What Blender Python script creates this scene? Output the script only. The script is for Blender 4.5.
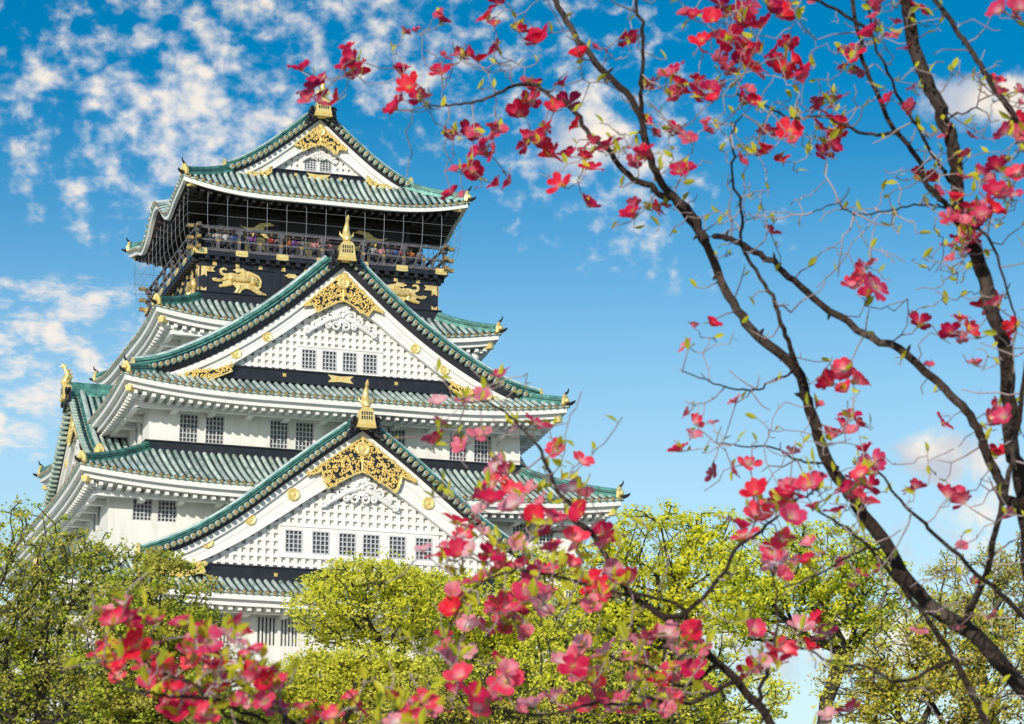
import bpy, math, random
import numpy as np
from mathutils import Vector, Matrix

for o in list(bpy.data.objects):
    bpy.data.objects.remove(o, do_unlink=True)
scene = bpy.context.scene
COL = scene.collection
PI = math.pi

# ------------------------------------------------------------------ camera
F_PX, PITCH, YAW = 2961.744, math.radians(14.326313), math.radians(18.02508)
CAM = np.array([-46.569, -192.116, 1.7])
cam = bpy.data.cameras.new('camera')
cam_o = bpy.data.objects.new('camera', cam)
COL.objects.link(cam_o)
cam_o.location = CAM
cam_o.rotation_euler = (PI / 2 + PITCH, 0, -YAW)
cam.sensor_width = 36.0
cam.lens = F_PX * 36.0 / 1024.0
cam.clip_start = 0.1
cam.clip_end = 9000
cam.dof.use_dof = True
cam.dof.focus_distance = 120.0
cam.dof.aperture_fstop = 16.0
scene.camera = cam_o
scene.render.resolution_x, scene.render.resolution_y = 1024, 724

_s, _c, _sp, _cp = math.sin(YAW), math.cos(YAW), math.sin(PITCH), math.cos(PITCH)
RV = np.array([_c, -_s, 0.0]); FV = np.array([_s * _cp, _c * _cp, _sp]); UV = np.array([-_s * _sp, -_c * _sp, _cp])

def at(px, py, d):
    """world point at distance d along the view axis, where a measured sight line of the photograph runs"""
    return CAM + d * (FV + RV * ((px - 512) / F_PX) - UV * ((py - 362) / F_PX))

# ------------------------------------------------------------------ view, sun, sky
scene.view_settings.view_transform = 'Standard'
scene.view_settings.look = 'None'
scene.view_settings.gamma = 1.0
scene.view_settings.exposure = 0.18
SUN_DIR = Vector((-0.58, -0.76, 0.36)).normalized()
sun = bpy.data.lights.new('sun', 'SUN')
sun.energy = 3.6
sun.angle = math.radians(0.5)
sun.color = (1.0, 0.92, 0.80)
sun_o = bpy.data.objects.new('sun', sun)
COL.objects.link(sun_o)
sun_o.location = (-60, -60, 120)
sun_o.rotation_euler = SUN_DIR.to_track_quat('Z', 'Y').to_euler()

world = bpy.data.worlds.new('World')
scene.world = world
world.use_nodes = True
WN, WL = world.node_tree.nodes, world.node_tree.links
WN.clear()

def wn(kind, **kw):
    n = WN.new(kind)
    for k, v in kw.items():
        setattr(n, k, v)
    return n

def wmath(op, a, b=None, c=None, clamp=False):
    n = wn('ShaderNodeMath', operation=op, use_clamp=clamp)
    for i, x in enumerate((a, b, c)):
        if x is None:
            continue
        if isinstance(x, (int, float)):
            n.inputs[i].default_value = x
        else:
            WL.new(x, n.inputs[i])
    return n.outputs[0]

def wdot(a, vec):
    n = wn('ShaderNodeVectorMath', operation='DOT_PRODUCT')
    WL.new(a, n.inputs[0]); n.inputs[1].default_value = vec
    return n.outputs['Value']

def wnoise(vec, scale, detail=6, rough=0.55, dist=0.0, loc=(0, 0, 0), sc=(1, 1, 1)):
    m = wn('ShaderNodeMapping'); WL.new(vec, m.inputs[0])
    m.inputs['Location'].default_value = loc; m.inputs['Scale'].default_value = sc
    n = wn('ShaderNodeTexNoise'); WL.new(m.outputs[0], n.inputs['Vector'])
    n.inputs['Scale'].default_value = scale; n.inputs['Detail'].default_value = detail
    n.inputs['Roughness'].default_value = rough; n.inputs['Distortion'].default_value = dist
    return n.outputs['Fac']

def wramp(x, lo, hi):
    n = wn('ShaderNodeMapRange', interpolation_type='SMOOTHSTEP'); WL.new(x, n.inputs[0])
    n.inputs[1].default_value = lo; n.inputs[2].default_value = hi
    return n.outputs[0]

tc = wn('ShaderNodeTexCoord')
DIR = tc.outputs['Generated']
# the sky is looked up a little higher than the sight line, for a deeper blue
mp = wn('ShaderNodeMapping'); WL.new(DIR, mp.inputs[0]); mp.inputs['Scale'].default_value = (1, 1, 2.25); mp.inputs['Location'].default_value = (0, 0, -0.235)
nrm = wn('ShaderNodeVectorMath', operation='NORMALIZE'); WL.new(mp.outputs[0], nrm.inputs[0])
sky = wn('ShaderNodeTexSky', sky_type='NISHITA')
sky.sun_disc = False
sky.sun_elevation = math.asin(SUN_DIR.z)
sky.sun_rotation = math.atan2(SUN_DIR.x, SUN_DIR.y)
sky.altitude = 0; sky.air_density = 1.0; sky.dust_density = 0.6; sky.ozone_density = 2.0
WL.new(nrm.outputs[0], sky.inputs[0])
hsv = wn('ShaderNodeHueSaturation')
hsv.inputs['Hue'].default_value = 0.488; hsv.inputs['Saturation'].default_value = 1.55; hsv.inputs['Value'].default_value = 1.08
WL.new(sky.outputs[0], hsv.inputs['Color'])

def patch(px, py, rx, ry, tilt=0.0):
    """soft round region of the sky around one direction"""
    d = FV + RV * ((px - 512) / F_PX) - UV * ((py - 362) / F_PX)
    d = d / np.linalg.norm(d)
    ca, sa = math.cos(tilt), math.sin(tilt)
    r1 = (RV * ca + UV * sa) * (F_PX / rx); r2 = (-RV * sa + UV * ca) * (F_PX / ry)
    x = wmath('SUBTRACT', wdot(DIR, tuple(r1)), float(r1 @ d))
    y = wmath('SUBTRACT', wdot(DIR, tuple(r2)), float(r2 @ d))
    q = wmath('ADD', wmath('MULTIPLY', x, x), wmath('MULTIPLY', y, y))
    return wmath('SUBTRACT', 1.0, q, clamp=True)

def wmax(lst):
    o = lst[0]
    for x in lst[1:]:
        o = wmath('MAXIMUM', o, x)
    return o

# small puffs of altocumulus
m_alto = wmax([patch(185, 125, 220, 175, -0.3), wmath('MULTIPLY', patch(330, 40, 260, 150), 0.75), wmath('MULTIPLY', patch(600, 130, 150, 170), 0.8),
               wmath('MULTIPLY', patch(60, 100, 140, 120), 0.8), wmath('MULTIPLY', patch(690, 240, 160, 60), 0.35)])
n_a = wnoise(DIR, 112, 6, 0.52, 0.12, sc=(1, 1, 1.25))
n_b = wnoise(DIR, 34, 3, 0.5, loc=(3.1, 0, 0))
fa = wmath('ADD', wmath('MULTIPLY', n_a, 0.75), wmath('MULTIPLY', n_b, 0.35))
c_alto = wmath('MULTIPLY', wramp(wmath('ADD', fa, wmath('MULTIPLY', m_alto, 0.22)), 0.63, 0.92), wramp(m_alto, 0.0, 0.25))
# low wisps at the left
m_wisp = wmax([patch(5, 350, 110, 75, 0.35), patch(30, 400, 120, 60, 0.5), wmath('MULTIPLY', patch(100, 320, 90, 50, -0.3), 0.55), wmath('MULTIPLY', patch(460, 395, 45, 40), 0.9)])
n_w = wnoise(DIR, 70, 6, 0.6, 0.25, loc=(1.7, 2.2, 0.4), sc=(1, 1, 2.1))
c_wisp = wmath('MULTIPLY', wramp(wmath('ADD', n_w, wmath('MULTIPLY', m_wisp, 0.16)), 0.50, 0.78), wramp(m_wisp, 0.0, 0.3))
# cumulus heads
m_cum = wmax([patch(962, 98, 60, 42), patch(950, 455, 80, 45), patch(1015, 105, 40, 50), wmath('MULTIPLY', patch(585, 140, 80, 60), 0.9), wmath('MULTIPLY', patch(800, 640, 190, 70), 0.8), wmath('MULTIPLY', patch(930, 560, 130, 60), 0.55), wmath('MULTIPLY', patch(985, 500, 80, 50), 0.6)])
n_c = wnoise(DIR, 75, 8, 0.58, 0.3, loc=(0.3, 5.2, 1.4))
c_cum = wramp(wmath('ADD', wmath('MULTIPLY', n_c, 0.7), wmath('MULTIPLY', m_cum, 0.42)), 0.52, 0.76)
c_cum = wmath('MULTIPLY', c_cum, wramp(m_cum, 0.0, 0.2))

def wmix(fac, a, b):
    n = wn('ShaderNodeMix', data_type='RGBA')
    if isinstance(fac, float): n.inputs[0].default_value = fac
    else: WL.new(fac, n.inputs[0])
    for i, x in ((6, a), (7, b)):
        if isinstance(x, tuple): n.inputs[i].default_value = x
        else: WL.new(x, n.inputs[i])
    return n.outputs[2]

K = 0.76
cum_col = wmix(wramp(wnoise(DIR, 30, 4, 0.5, loc=(0.3, 5.2, 1.37)), 0.40, 0.62), (5.2 * K, 5.6 * K, 6.4 * K, 1), (9.8 * K, 8.6 * K, 7.2 * K, 1))
alto_col = wmix(wramp(fa, 0.5, 0.75), (7.4 * K, 7.6 * K, 8.0 * K, 1), (9.8 * K, 8.7 * K, 7.3 * K, 1))
# pale air towards the horizon
hz = wn('ShaderNodeSeparateXYZ'); WL.new(DIR, hz.inputs[0])
haze = wramp(hz.outputs['Z'], 0.345, 0.14)
clear = wmix(wmath('MULTIPLY', haze, 0.80), hsv.outputs[0], (4.5, 6.0, 6.75, 1))
col = wmix(wmath('MULTIPLY', c_alto, 0.88), clear, alto_col)
col = wmix(wmath('MULTIPLY', c_wisp, 0.85), col, (9.6 * K, 8.5 * K, 7.4 * K, 1))
col = wmix(wmath('MULTIPLY', c_cum, 0.93), col, cum_col)
bg = wn('ShaderNodeBackground'); bg.inputs['Strength'].default_value = 0.125
WL.new(col, bg.inputs['Color'])
wo = wn('ShaderNodeOutputWorld'); WL.new(bg.outputs[0], wo.inputs['Surface'])

# ------------------------------------------------------------------ materials
def material(name, base, rough=0.6, metal=0.0, var=0.0, scale=3.0, base2=None, lo=0.35, hi=0.65, bump=0.0, bscale=20.0,
             stretch=(1, 1, 1), transl=0.0, spec=0.5, detail=6, island=0.0):
    m = bpy.data.materials.new(name)
    m.use_nodes = True
    N, L = m.node_tree.nodes, m.node_tree.links
    N.clear()
    out = N.new('ShaderNodeOutputMaterial')
    p = N.new('ShaderNodeBsdfPrincipled')
    p.inputs['Base Color'].default_value = (*base, 1)
    p.inputs['Roughness'].default_value = rough
    p.inputs['Metallic'].default_value = metal
    p.inputs['Specular IOR Level'].default_value = spec
    tcn = N.new('ShaderNodeTexCoord'); mpn = N.new('ShaderNodeMapping')
    L.new(tcn.outputs['Object'], mpn.inputs[0]); mpn.inputs['Scale'].default_value = stretch
    colour = None
    if base2 is not None:
        nz = N.new('ShaderNodeTexNoise'); L.new(mpn.outputs[0], nz.inputs['Vector'])
        nz.inputs['Scale'].default_value = scale; nz.inputs['Detail'].default_value = detail; nz.inputs['Roughness'].default_value = 0.6
        mr = N.new('ShaderNodeMapRange'); L.new(nz.outputs['Fac'], mr.inputs[0])
        mr.inputs[1].default_value = lo; mr.inputs[2].default_value = hi
        mx = N.new('ShaderNodeMix'); mx.data_type = 'RGBA'
        L.new(mr.outputs[0], mx.inputs[0]); mx.inputs[6].default_value = (*base, 1); mx.inputs[7].default_value = (*base2, 1)
        colour = mx.outputs[2]
    if island > 0:
        geo = N.new('ShaderNodeNewGeometry')
        hs = N.new('ShaderNodeHueSaturation')
        if colour is None: hs.inputs['Color'].default_value = (*base, 1)
        else: L.new(colour, hs.inputs['Color'])
        mr1 = N.new('ShaderNodeMapRange'); L.new(geo.outputs['Random Per Island'], mr1.inputs[0])
        mr1.inputs[3].default_value = 1 - island; mr1.inputs[4].default_value = 1 + island
        L.new(mr1.outputs[0], hs.inputs['Value'])
        mr2 = N.new('ShaderNodeMapRange'); L.new(geo.outputs['Random Per Island'], mr2.inputs[0])
        mr2.inputs[3].default_value = 0.5 + island * 0.045; mr2.inputs[4].default_value = 0.5 - island * 0.045
        L.new(mr2.outputs[0], hs.inputs['Hue'])
        colour = hs.outputs[0]
    if colour is not None:
        L.new(colour, p.inputs['Base Color'])
    if bump > 0:
        nb = N.new('ShaderNodeTexNoise'); L.new(mpn.outputs[0], nb.inputs['Vector'])
        nb.inputs['Scale'].default_value = bscale; nb.inputs['Detail'].default_value = 4
        b = N.new('ShaderNodeBump'); b.inputs['Strength'].default_value = bump; b.inputs['Distance'].default_value = 0.05
        L.new(nb.outputs['Fac'], b.inputs['Height']); L.new(b.outputs[0], p.inputs['Normal'])
    if transl > 0:
        t = N.new('ShaderNodeBsdfTranslucent')
        if colour is not None: L.new(colour, t.inputs['Color'])
        else: t.inputs['Color'].default_value = (*base, 1)
        ms = N.new('ShaderNodeMixShader'); ms.inputs[0].default_value = transl
        L.new(p.outputs[0], ms.inputs[1]); L.new(t.outputs[0], ms.inputs[2]); L.new(ms.outputs[0], out.inputs[0])
    else:
        L.new(p.outputs[0], out.inputs[0])
    return m

M = {}
M['plaster'] = material('white_plaster', (0.80, 0.78, 0.73), 0.8, base2=(0.60, 0.575, 0.51), scale=1.1, lo=0.45, hi=0.80, bump=0.15, bscale=6, stretch=(1, 1, 0.14), spec=0.2)
M['white'] = material('white_painted_wood', (0.82, 0.81, 0.78), 0.55, base2=(0.72, 0.71, 0.67), scale=0.9, lo=0.45, hi=0.8, spec=0.3)
M['soffit'] = material('white_soffit', (0.74, 0.72, 0.66), 0.8, base2=(0.62, 0.60, 0.53), scale=0.8, lo=0.4, hi=0.7, spec=0.2)
M['rib'] = material('patina_tile_rib', (0.72, 0.82, 0.76), 0.30, metal=0.3, base2=(0.12, 0.26, 0.23), scale=0.9, lo=0.45, hi=0.72, island=0.2, bump=0.3, bscale=5)
M['sheet'] = material('patina_valley', (0.03, 0.085, 0.075), 0.5, metal=0.2, base2=(0.015, 0.03, 0.03), scale=1.2, lo=0.4, hi=0.6)
M['ridge'] = material('patina_ridge', (0.12, 0.36, 0.30), 0.42, metal=0.2, base2=(0.03, 0.12, 0.11), scale=2.2, lo=0.36, hi=0.66, bump=0.4, bscale=4)
M['rimtile'] = material('pale_patina_tile', (0.55, 0.66, 0.58), 0.45, base2=(0.30, 0.42, 0.34), scale=2, metal=0.1)
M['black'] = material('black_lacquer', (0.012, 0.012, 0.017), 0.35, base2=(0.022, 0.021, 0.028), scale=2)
M['darkwood'] = material('dark_wood', (0.035, 0.028, 0.024), 0.6, base2=(0.02, 0.016, 0.014), scale=3, stretch=(1, 1, 4))
M['gold'] = material('gold_leaf', (1.0, 0.80, 0.34), 0.32, metal=0.45, base2=(0.95, 0.68, 0.22), scale=4, bump=0.35, bscale=9)
M['palegold'] = material('pale_gold_relief', (0.92, 0.72, 0.32), 0.42, metal=0.4, base2=(0.70, 0.48, 0.14), scale=5, lo=0.45, hi=0.62, bump=0.8, bscale=7)
M['oldgold'] = material('tarnished_gold_edge', (0.55, 0.38, 0.14), 0.45, metal=0.4, base2=(0.26, 0.17, 0.07), scale=5)
M['pane'] = material('dark_window_glass', (0.05, 0.053, 0.06), 0.2, base2=(0.15, 0.155, 0.16), scale=2)
M['greybar'] = material('grey_window_lattice', (0.58, 0.59, 0.60), 0.6, base2=(0.46, 0.47, 0.48), scale=3)
M['whitebar'] = material('white_window_bar', (0.72, 0.71, 0.67), 0.6, base2=(0.62, 0.61, 0.57), scale=3)
M['stone'] = material('granite_blocks', (0.34, 0.31, 0.27), 0.85, base2=(0.20, 0.185, 0.165), scale=0.7, lo=0.35, hi=0.7, bump=0.6, bscale=2)
M['greyrail'] = material('grey_weathered_rail', (0.13, 0.125, 0.14), 0.6, base2=(0.07, 0.07, 0.078), scale=4)
M['wire'] = material('steel_wire', (0.42, 0.43, 0.45), 0.4, metal=0.6)
M['interior'] = material('dark_interior_panel', (0.05, 0.046, 0.044), 0.6, base2=(0.025, 0.023, 0.022), scale=1.0)

# ------------------------------------------------------------------ mesh builder
class MB:
    def __init__(self):
        self.v, self.f, self.mi, self.n = [], [], [], 0
    def add(self, verts, faces, m=0):
        verts = np.asarray(verts, float)
        self.v.append(verts)
        for fc in faces:
            self.f.append(tuple(i + self.n for i in fc)); self.mi.append(m)
        self.n += len(verts)
    def box(self, x0, x1, y0, y1, z0, z1, m=0, T=None):
        P = [(x, y, z) for z in (z0, z1) for y in (y0, y1) for x in (x0, x1)]
        if T: P = [T(*p) for p in P]
        self.add(P, [(0, 2, 3, 1), (4, 5, 7, 6), (0, 1, 5, 4), (2, 6, 7, 3), (0, 4, 6, 2), (1, 3, 7, 5)], m)
    def grid(self, P, m=0, closed=False):
        """P: array (r, c, 3)"""
        P = np.asarray(P, float); r, c = P.shape[:2]
        F = []
        for i in range(r - 1):
            for j in range(c - 1 + (1 if closed else 0)):
                j2 = (j + 1) % c
                F.append((i * c + j, i * c + j2, (i + 1) * c + j2, (i + 1) * c + j))
        self.add(P.reshape(-1, 3), F, m)
    def prism(self, poly, T, n0, n1, m=0, mside=None):
        """polygon of (u, z) extruded from n0 to n1 in the frame T(u, n, z)"""
        k = len(poly)
        P = [T(u, n0, z) for u, z in poly] + [T(u, n1, z) for u, z in poly]
        self.add(P, [tuple(range(k)), tuple(range(2 * k - 1, k - 1, -1))], m)
        self.add(P, [(i, (i + 1) % k, k + (i + 1) % k, k + i) for i in range(k)], m if mside is None else mside)
    def tube(self, pts, rad, n=6, m=0, cap=True):
        pts = np.asarray(pts, float); k = len(pts)
        rad = np.broadcast_to(np.asarray(rad, float), (k,))
        tg = np.gradient(pts, axis=0); tg /= (np.linalg.norm(tg, axis=1)[:, None] + 1e-12)
        ref = np.array([0, 0, 1.0]) if abs(tg[0][2]) < 0.9 else np.array([1.0, 0, 0])
        a = np.cross(tg[0], ref); a /= np.linalg.norm(a)
        ang = np.arange(n) * 2 * PI / n
        rows = []
        for i in range(k):
            a = a - tg[i] * (a @ tg[i]); a /= (np.linalg.norm(a) + 1e-12); b = np.cross(tg[i], a)
            rows.append(pts[i] + rad[i] * (np.cos(ang)[:, None] * a + np.sin(ang)[:, None] * b))
        self.grid(np.array(rows), m, closed=True)
        if cap:
            self.add(rows[0], [tuple(range(n))], m); self.add(rows[-1], [tuple(range(n - 1, -1, -1))], m)
    def sweep(self, pts, prof, m=0, up=(0, 0, 1)):
        """profile of (side, up) pairs swept along pts, the up axis kept"""
        pts = np.asarray(pts, float); up = np.asarray(up, float)
        tg = np.gradient(pts, axis=0); rows = []
        for i in range(len(pts)):
            t = tg[i] / np.linalg.norm(tg[i]); sd = np.cross(t, up); sd /= np.linalg.norm(sd)
            uu = np.cross(sd, t)
            rows.append([pts[i] + sd * a + uu * b for a, b in prof])
        self.grid(np.array(rows), m, closed=True)
        k = len(prof)
        self.add(rows[0], [tuple(range(k))], m); self.add(rows[-1], [tuple(range(k - 1, -1, -1))], m)
    def disc(self, c, axis, r, n=10, th=0.05, m=0):
        axis = np.asarray(axis, float); axis /= np.linalg.norm(axis); c = np.asarray(c, float)
        self.tube([c, c + axis * th], [r, r], n, m)
    def ball(self, c, r, m=0, nu=10, nv=7, sc=(1, 1, 1)):
        rows = []
        for i in range(nv + 1):
            th = PI * i / nv
            rows.append([(c[0] + r * sc[0] * math.sin(th) * math.cos(2 * PI * j / nu), c[1] + r * sc[1] * math.sin(th) * math.sin(2 * PI * j / nu), c[2] + r * sc[2] * math.cos(th)) for j in range(nu)])
        self.grid(np.array(rows), m, closed=True)
    def build(self, name, mats, parent=None, smooth=False):
        me = bpy.data.meshes.new(name)
        V = np.concatenate(self.v) if self.v else np.zeros((0, 3))
        me.from_pydata(V.tolist(), [], self.f)
        for mt in (mats if isinstance(mats, (list, tuple)) else [mats]):
            me.materials.append(mt)
        me.polygons.foreach_set('material_index', self.mi)
        if smooth:
            me.polygons.foreach_set('use_smooth', [True] * len(self.f))
        me.update()
        o = bpy.data.objects.new(name, me)
        COL.objects.link(o)
        if parent is not None:
            o.parent = parent
        return o

def tag(o, label=None, cat=None, group=None, kind=None):
    if label: o['label'] = label
    if cat: o['category'] = cat
    if group: o['group'] = group
    if kind: o['kind'] = kind
    return o

def empty(name, loc=(0, 0, 0)):
    o = bpy.data.objects.new(name, None)
    COL.objects.link(o)
    o.location = loc
    return o

# facade frames: T(u, n, z) with u to the right seen from outside, n outwards from the centre
def T_front(u, n, z): return (u, -n, z)
def T_right(u, n, z): return (n, u, z)
def T_back(u, n, z): return (-u, n, z)
def T_left(u, n, z): return (-n, -u, z)
SIDES = [T_front, T_right, T_back, T_left]
def shift(T, D): return lambda u, n, z: T(u, n + D, z)

# ------------------------------------------------------------------ ground
g = MB()
g.add([(-4000, -4000, 0), (4000, -4000, 0), (4000, 4000, 0), (-4000, 4000, 0)], [(0, 1, 2, 3)])
M['ground'] = material('park_ground', (0.46, 0.42, 0.34), 0.95, base2=(0.34, 0.32, 0.22), scale=0.15)
tag(g.build('ground', M['ground']), kind='structure')
# ------------------------------------------------------------------ the castle keep
castle = empty('castle_keep')
tag(castle, 'white castle keep with tiered green copper roofs, gold ornaments and a black top storey', 'castle')

def profile(us, zs):
    us, zs = np.array(us, float), np.array(zs, float)
    m = np.gradient(zs, us)
    def f(u):
        u = np.clip(np.abs(u), us[0], us[-1])
        i = np.clip(np.searchsorted(us, u) - 1, 0, len(us) - 2)
        h = us[i + 1] - us[i]; t = (u - us[i]) / h
        return ((2 * t**3 - 3 * t**2 + 1) * zs[i] + (t**3 - 2 * t**2 + t) * h * m[i] + (-2 * t**3 + 3 * t**2) * zs[i + 1] + (t**3 - t**2) * h * m[i + 1])
    return f

def ring_roof(a, b, ze, w, v, zt, ww, vw, up=0.65, bump=0.0, dark=False, gap=0.47, tier=0, band=True):
    """hipped skirt roof: eave rectangle a x b at ze, inner rectangle w x v at zt, wall below at ww x vw"""
    roof, fascia, raft, ends = MB(), MB(), MB(), MB()
    hips = {}
    soff_m = M['darkwood'] if dark else M['soffit']
    zs = ze - (0.55 if dark else 0.85)
    for k, T in enumerate(SIDES):
        hE, hI, nE, nI = (a, w, b, v) if k % 2 == 0 else (b, v, a, w)
        nW, hW = (vw, ww) if k % 2 == 0 else (ww, vw)
        bp = bump if k % 2 == 1 else 0.0
        def sweepup(u, L, t): return up * np.clip((abs(u) / L - 0.35) / 0.65, 0, 1.02) ** 2.3 * (1 - t) ** 1.4
        def bumpf(u, t):
            if not bp: return 0.0
            x = abs(u) / 3.6
            return bp * (1 - t) ** 0.8 * (0.5 + 0.5 * math.cos(PI * min(x, 1.0))) - (0.30 * bp * (1 - t) * math.exp(-((abs(u) - 4.6) / 1.3) ** 2))
        def S(u, t):
            L = hE + (hI - hE) * t
            z = ze + (zt - ze) * (0.78 * t + 0.22 * t * t) + sweepup(u, L, t) + bumpf(u, t)
            return u, nE + (nI - nE) * t, z
        P = [[T(*S((hE + (hI - hE) * t) * s, t)) for s in np.linspace(-1, 1, 61)] for t in np.linspace(0, 1, 9)]
        roof.grid(P, 1)
        # under edge of the tiles
        lip = [[T(S(hE * s, 0)[0], nE - dn, S(hE * s, 0)[2] - dz) for s in np.linspace(-1, 1, 61)] for dn, dz in ((0, 0), (0, 0.10), (0.12, 0.12))]
        roof.grid(lip, 2)
        cnt = int(2 * hE / gap); us = (np.arange(cnt) - (cnt - 1) / 2) * gap
        for u in us:
            tm = 1.0 if abs(u) <= hI else (hE - abs(u)) / (hE - hI)
            if tm < 0.04: continue
            ts = np.linspace(-0.015, tm, 8); r = 0.135
            rows = []
            for t in ts:
                q = S(u, t)
                rows.append([T(q[0] + r * math.cos(h), q[1], q[2] + 0.01 + 1.15 * r * math.sin(h)) for h in np.linspace(0, PI, 7)])
            roof.grid(rows, 0)
            q = S(u, -0.015)
            c = [T(q[0] + 0.11 * math.cos(h), q[1], q[2] + 0.03 + 0.11 * math.sin(h)) for h in np.arange(8) * PI / 4]
            c2 = [T(q[0] + 0.10 * math.cos(h), q[1] + 0.03, q[2] + 0.03 + 0.10 * math.sin(h)) for h in np.arange(8) * PI / 4]
            ends.grid([c, c2], 0, closed=True); ends.add(c2, [tuple(range(8))], 0)
        # fascia boards in two steps
        ss = np.linspace(-1, 1, 61)
        def strip(mb, spec, m):
            rows = []
            for dn, dz in spec:
                row = []
                for s in ss:
                    h = hE - dn
                    q = S(hE * s, 0)
                    row.append(T(h * s, nE - dn, q[2] - dz))
                rows.append(row)
            mb.grid(rows, m)
        if dark:
            strip(fascia, [(0.10, 0.10), (0.10, 0.42), (0.35, 0.42)], 0)
        else:
            strip(fascia, [(0.12, 0.10), (0.12, 0.46), (0.42, 0.46), (0.42, 0.80), (0.55, 0.80)], 0)
        # soffit
        rows = []
        for t in np.linspace(0, 1, 5):
            dn = (0.35 if dark else 0.5) * (1 - t) + (nE - nW) * t
            row = []
            for s in ss:
                h = (hE - dn) if t == 0 else (hE - (0.4)) * (1 - t) + hW * t
                q = S(hE * s, 0)[2] - ze
                row.append(T(h * s, nE - dn, ze - (0.42 if dark else 0.78) + q * (1 - t) ** 1.2 + 0.25 * t))
            rows.append(row)
        raft.grid(rows, 1)
        # rafters running in to the wall, their ends show as a row of blocks
        rs = 0.58; rc = int(2 * (hE - 0.5) / rs)
        for u in (np.arange(rc) - (rc - 1) / 2) * rs:
            q = S(u, 0)[2] - ze
            n0 = nE - (0.45 if dark else 0.62)
            hh = hE - 0.5
            tin = 1.0 if abs(u) <= hW else max(0.12, (hE - abs(u)) / (hE - hW))
            n1 = n0 + (nW - n0) * tin
            top = ze - (0.40 if dark else 0.76)
            hgt = 0.22 if dark else 0.27
            z0 = top + q; z1 = top + q * (1 - tin) ** 1.2 + 0.25 * tin
            P = [T(u + sx * 0.12, n, z + dz) for n, z in ((n0, z0), (n1, z1)) for dz in (-hgt, 0) for sx in (-1, 1)]
            raft.add(P, [(0, 1, 3, 2), (4, 6, 7, 5), (0, 4, 5, 1), (0, 2, 6, 4), (1, 5, 7, 3)], 0)
        # bracket arms on the wall and the beam they carry
        if not dark:
            bc = int(2 * hW / 2.4)
            for u in (np.arange(bc) - (bc - 1) / 2) * 2.4:
                raft.box(u - 0.19, u + 0.19, nW - 0.05, nW + 1.15, ze - 1.15, ze - 0.80, 0, T)
            raft.box(-hW - 1.0, hW + 1.0, nW + 0.80, nW + 1.12, ze - 1.02, ze - 0.70, 0, T)
        # hip ridge on the right-hand corner of this side
        ts = np.linspace(0.05, 1.0, 14)
        path = [np.array(T(*S(hE + (hI - hE) * t, t))) + np.array([0, 0, 0.05]) for t in ts]
        h = MB()
        h.sweep(path, [(-0.24, -0.1), (-0.24, 0.13), (0.24, 0.13), (0.24, -0.1)], 0)
        h.sweep(path, [(-0.17, 0.13), (-0.17, 0.19), (0.17, 0.19), (0.17, 0.13)], 1)
        h.sweep(path, [(-0.24, 0.19), (-0.24, 0.25), (0.24, 0.25), (0.24, 0.19)], 0)
        h.sweep(path, [(-0.16, 0.25), (-0.16, 0.31), (0.16, 0.31), (0.16, 0.25)], 1)
        h.sweep(path, [(-0.17, 0.31), (-0.14, 0.44), (0, 0.50), (0.14, 0.44), (0.17, 0.31)], 0)
        ho = h.build('hip_ridge', [M['ridge'], M['sheet']], castle)
        c0 = path[0]; dirv = path[0] - path[2]; dirv[2] = 0; dirv /= np.linalg.norm(dirv); sd = np.array([-dirv[1], dirv[0], 0])
        e = MB()
        def fr(u, n, z, c0=c0, dirv=dirv, sd=sd): return tuple(c0 + sd * u + dirv * n + np.array([0, 0, z]))
        e.prism([(-0.33, -0.12), (0.33, -0.12), (0.30, 0.28), (0.18, 0.50), (0.08, 0.64), (-0.08, 0.64), (-0.18, 0.50), (-0.30, 0.28)], fr, 0.0, 0.18, 0)
        e.ball(fr(0, 0.22, 0.22), 0.17, 0)
        e.tube([fr(0, 0.0, 0.55), fr(0, 0.18, 0.70), fr(0, 0.30, 0.80), fr(0, 0.36, 0.94), fr(0, 0.32, 1.02)], [0.09, 0.08, 0.06, 0.04, 0.02], 6, 1)
        e.build('ridge_end_ornament', [M['gold'], M['black']], ho, smooth=False)
        tip = np.array(T(*S(hE, 0)))
        f2 = MB()
        def fr2(u, n, z, c0=tip, dirv=dirv, sd=sd): return tuple(c0 + sd * u + dirv * n + np.array([0, 0, z]))
        f2.tube([fr2(0, -0.3, 0.05), fr2(0, 0.15, 0.10), fr2(0, 0.36, 0.18), fr2(0, 0.46, 0.28)], [0.14, 0.12, 0.08, 0.03], 6, 1)
        zc = -0.75 if dark else -1.12
        f2.prism([(-0.18, zc + 0.06), (0.18, zc + 0.06), (0.24, zc + 0.38), (0, zc + 0.46), (-0.24, zc + 0.38)], fr2, -1.15, -0.60, 0)
        f2.build('corner_fitting', [M['gold'], M['black']], castle)
    ro = roof.build('roof', [M['rib'], M['sheet'], M['rimtile']], castle, smooth=False)
    ends.build('eave_tile_ends', M['oldgold'], ro)
    fascia.build('eave_board', M['white'], ro)
    raft.build('rafters', [M['darkwood'], M['darkwood']] if dark else [M['white'], soff_m], ro)
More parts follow.
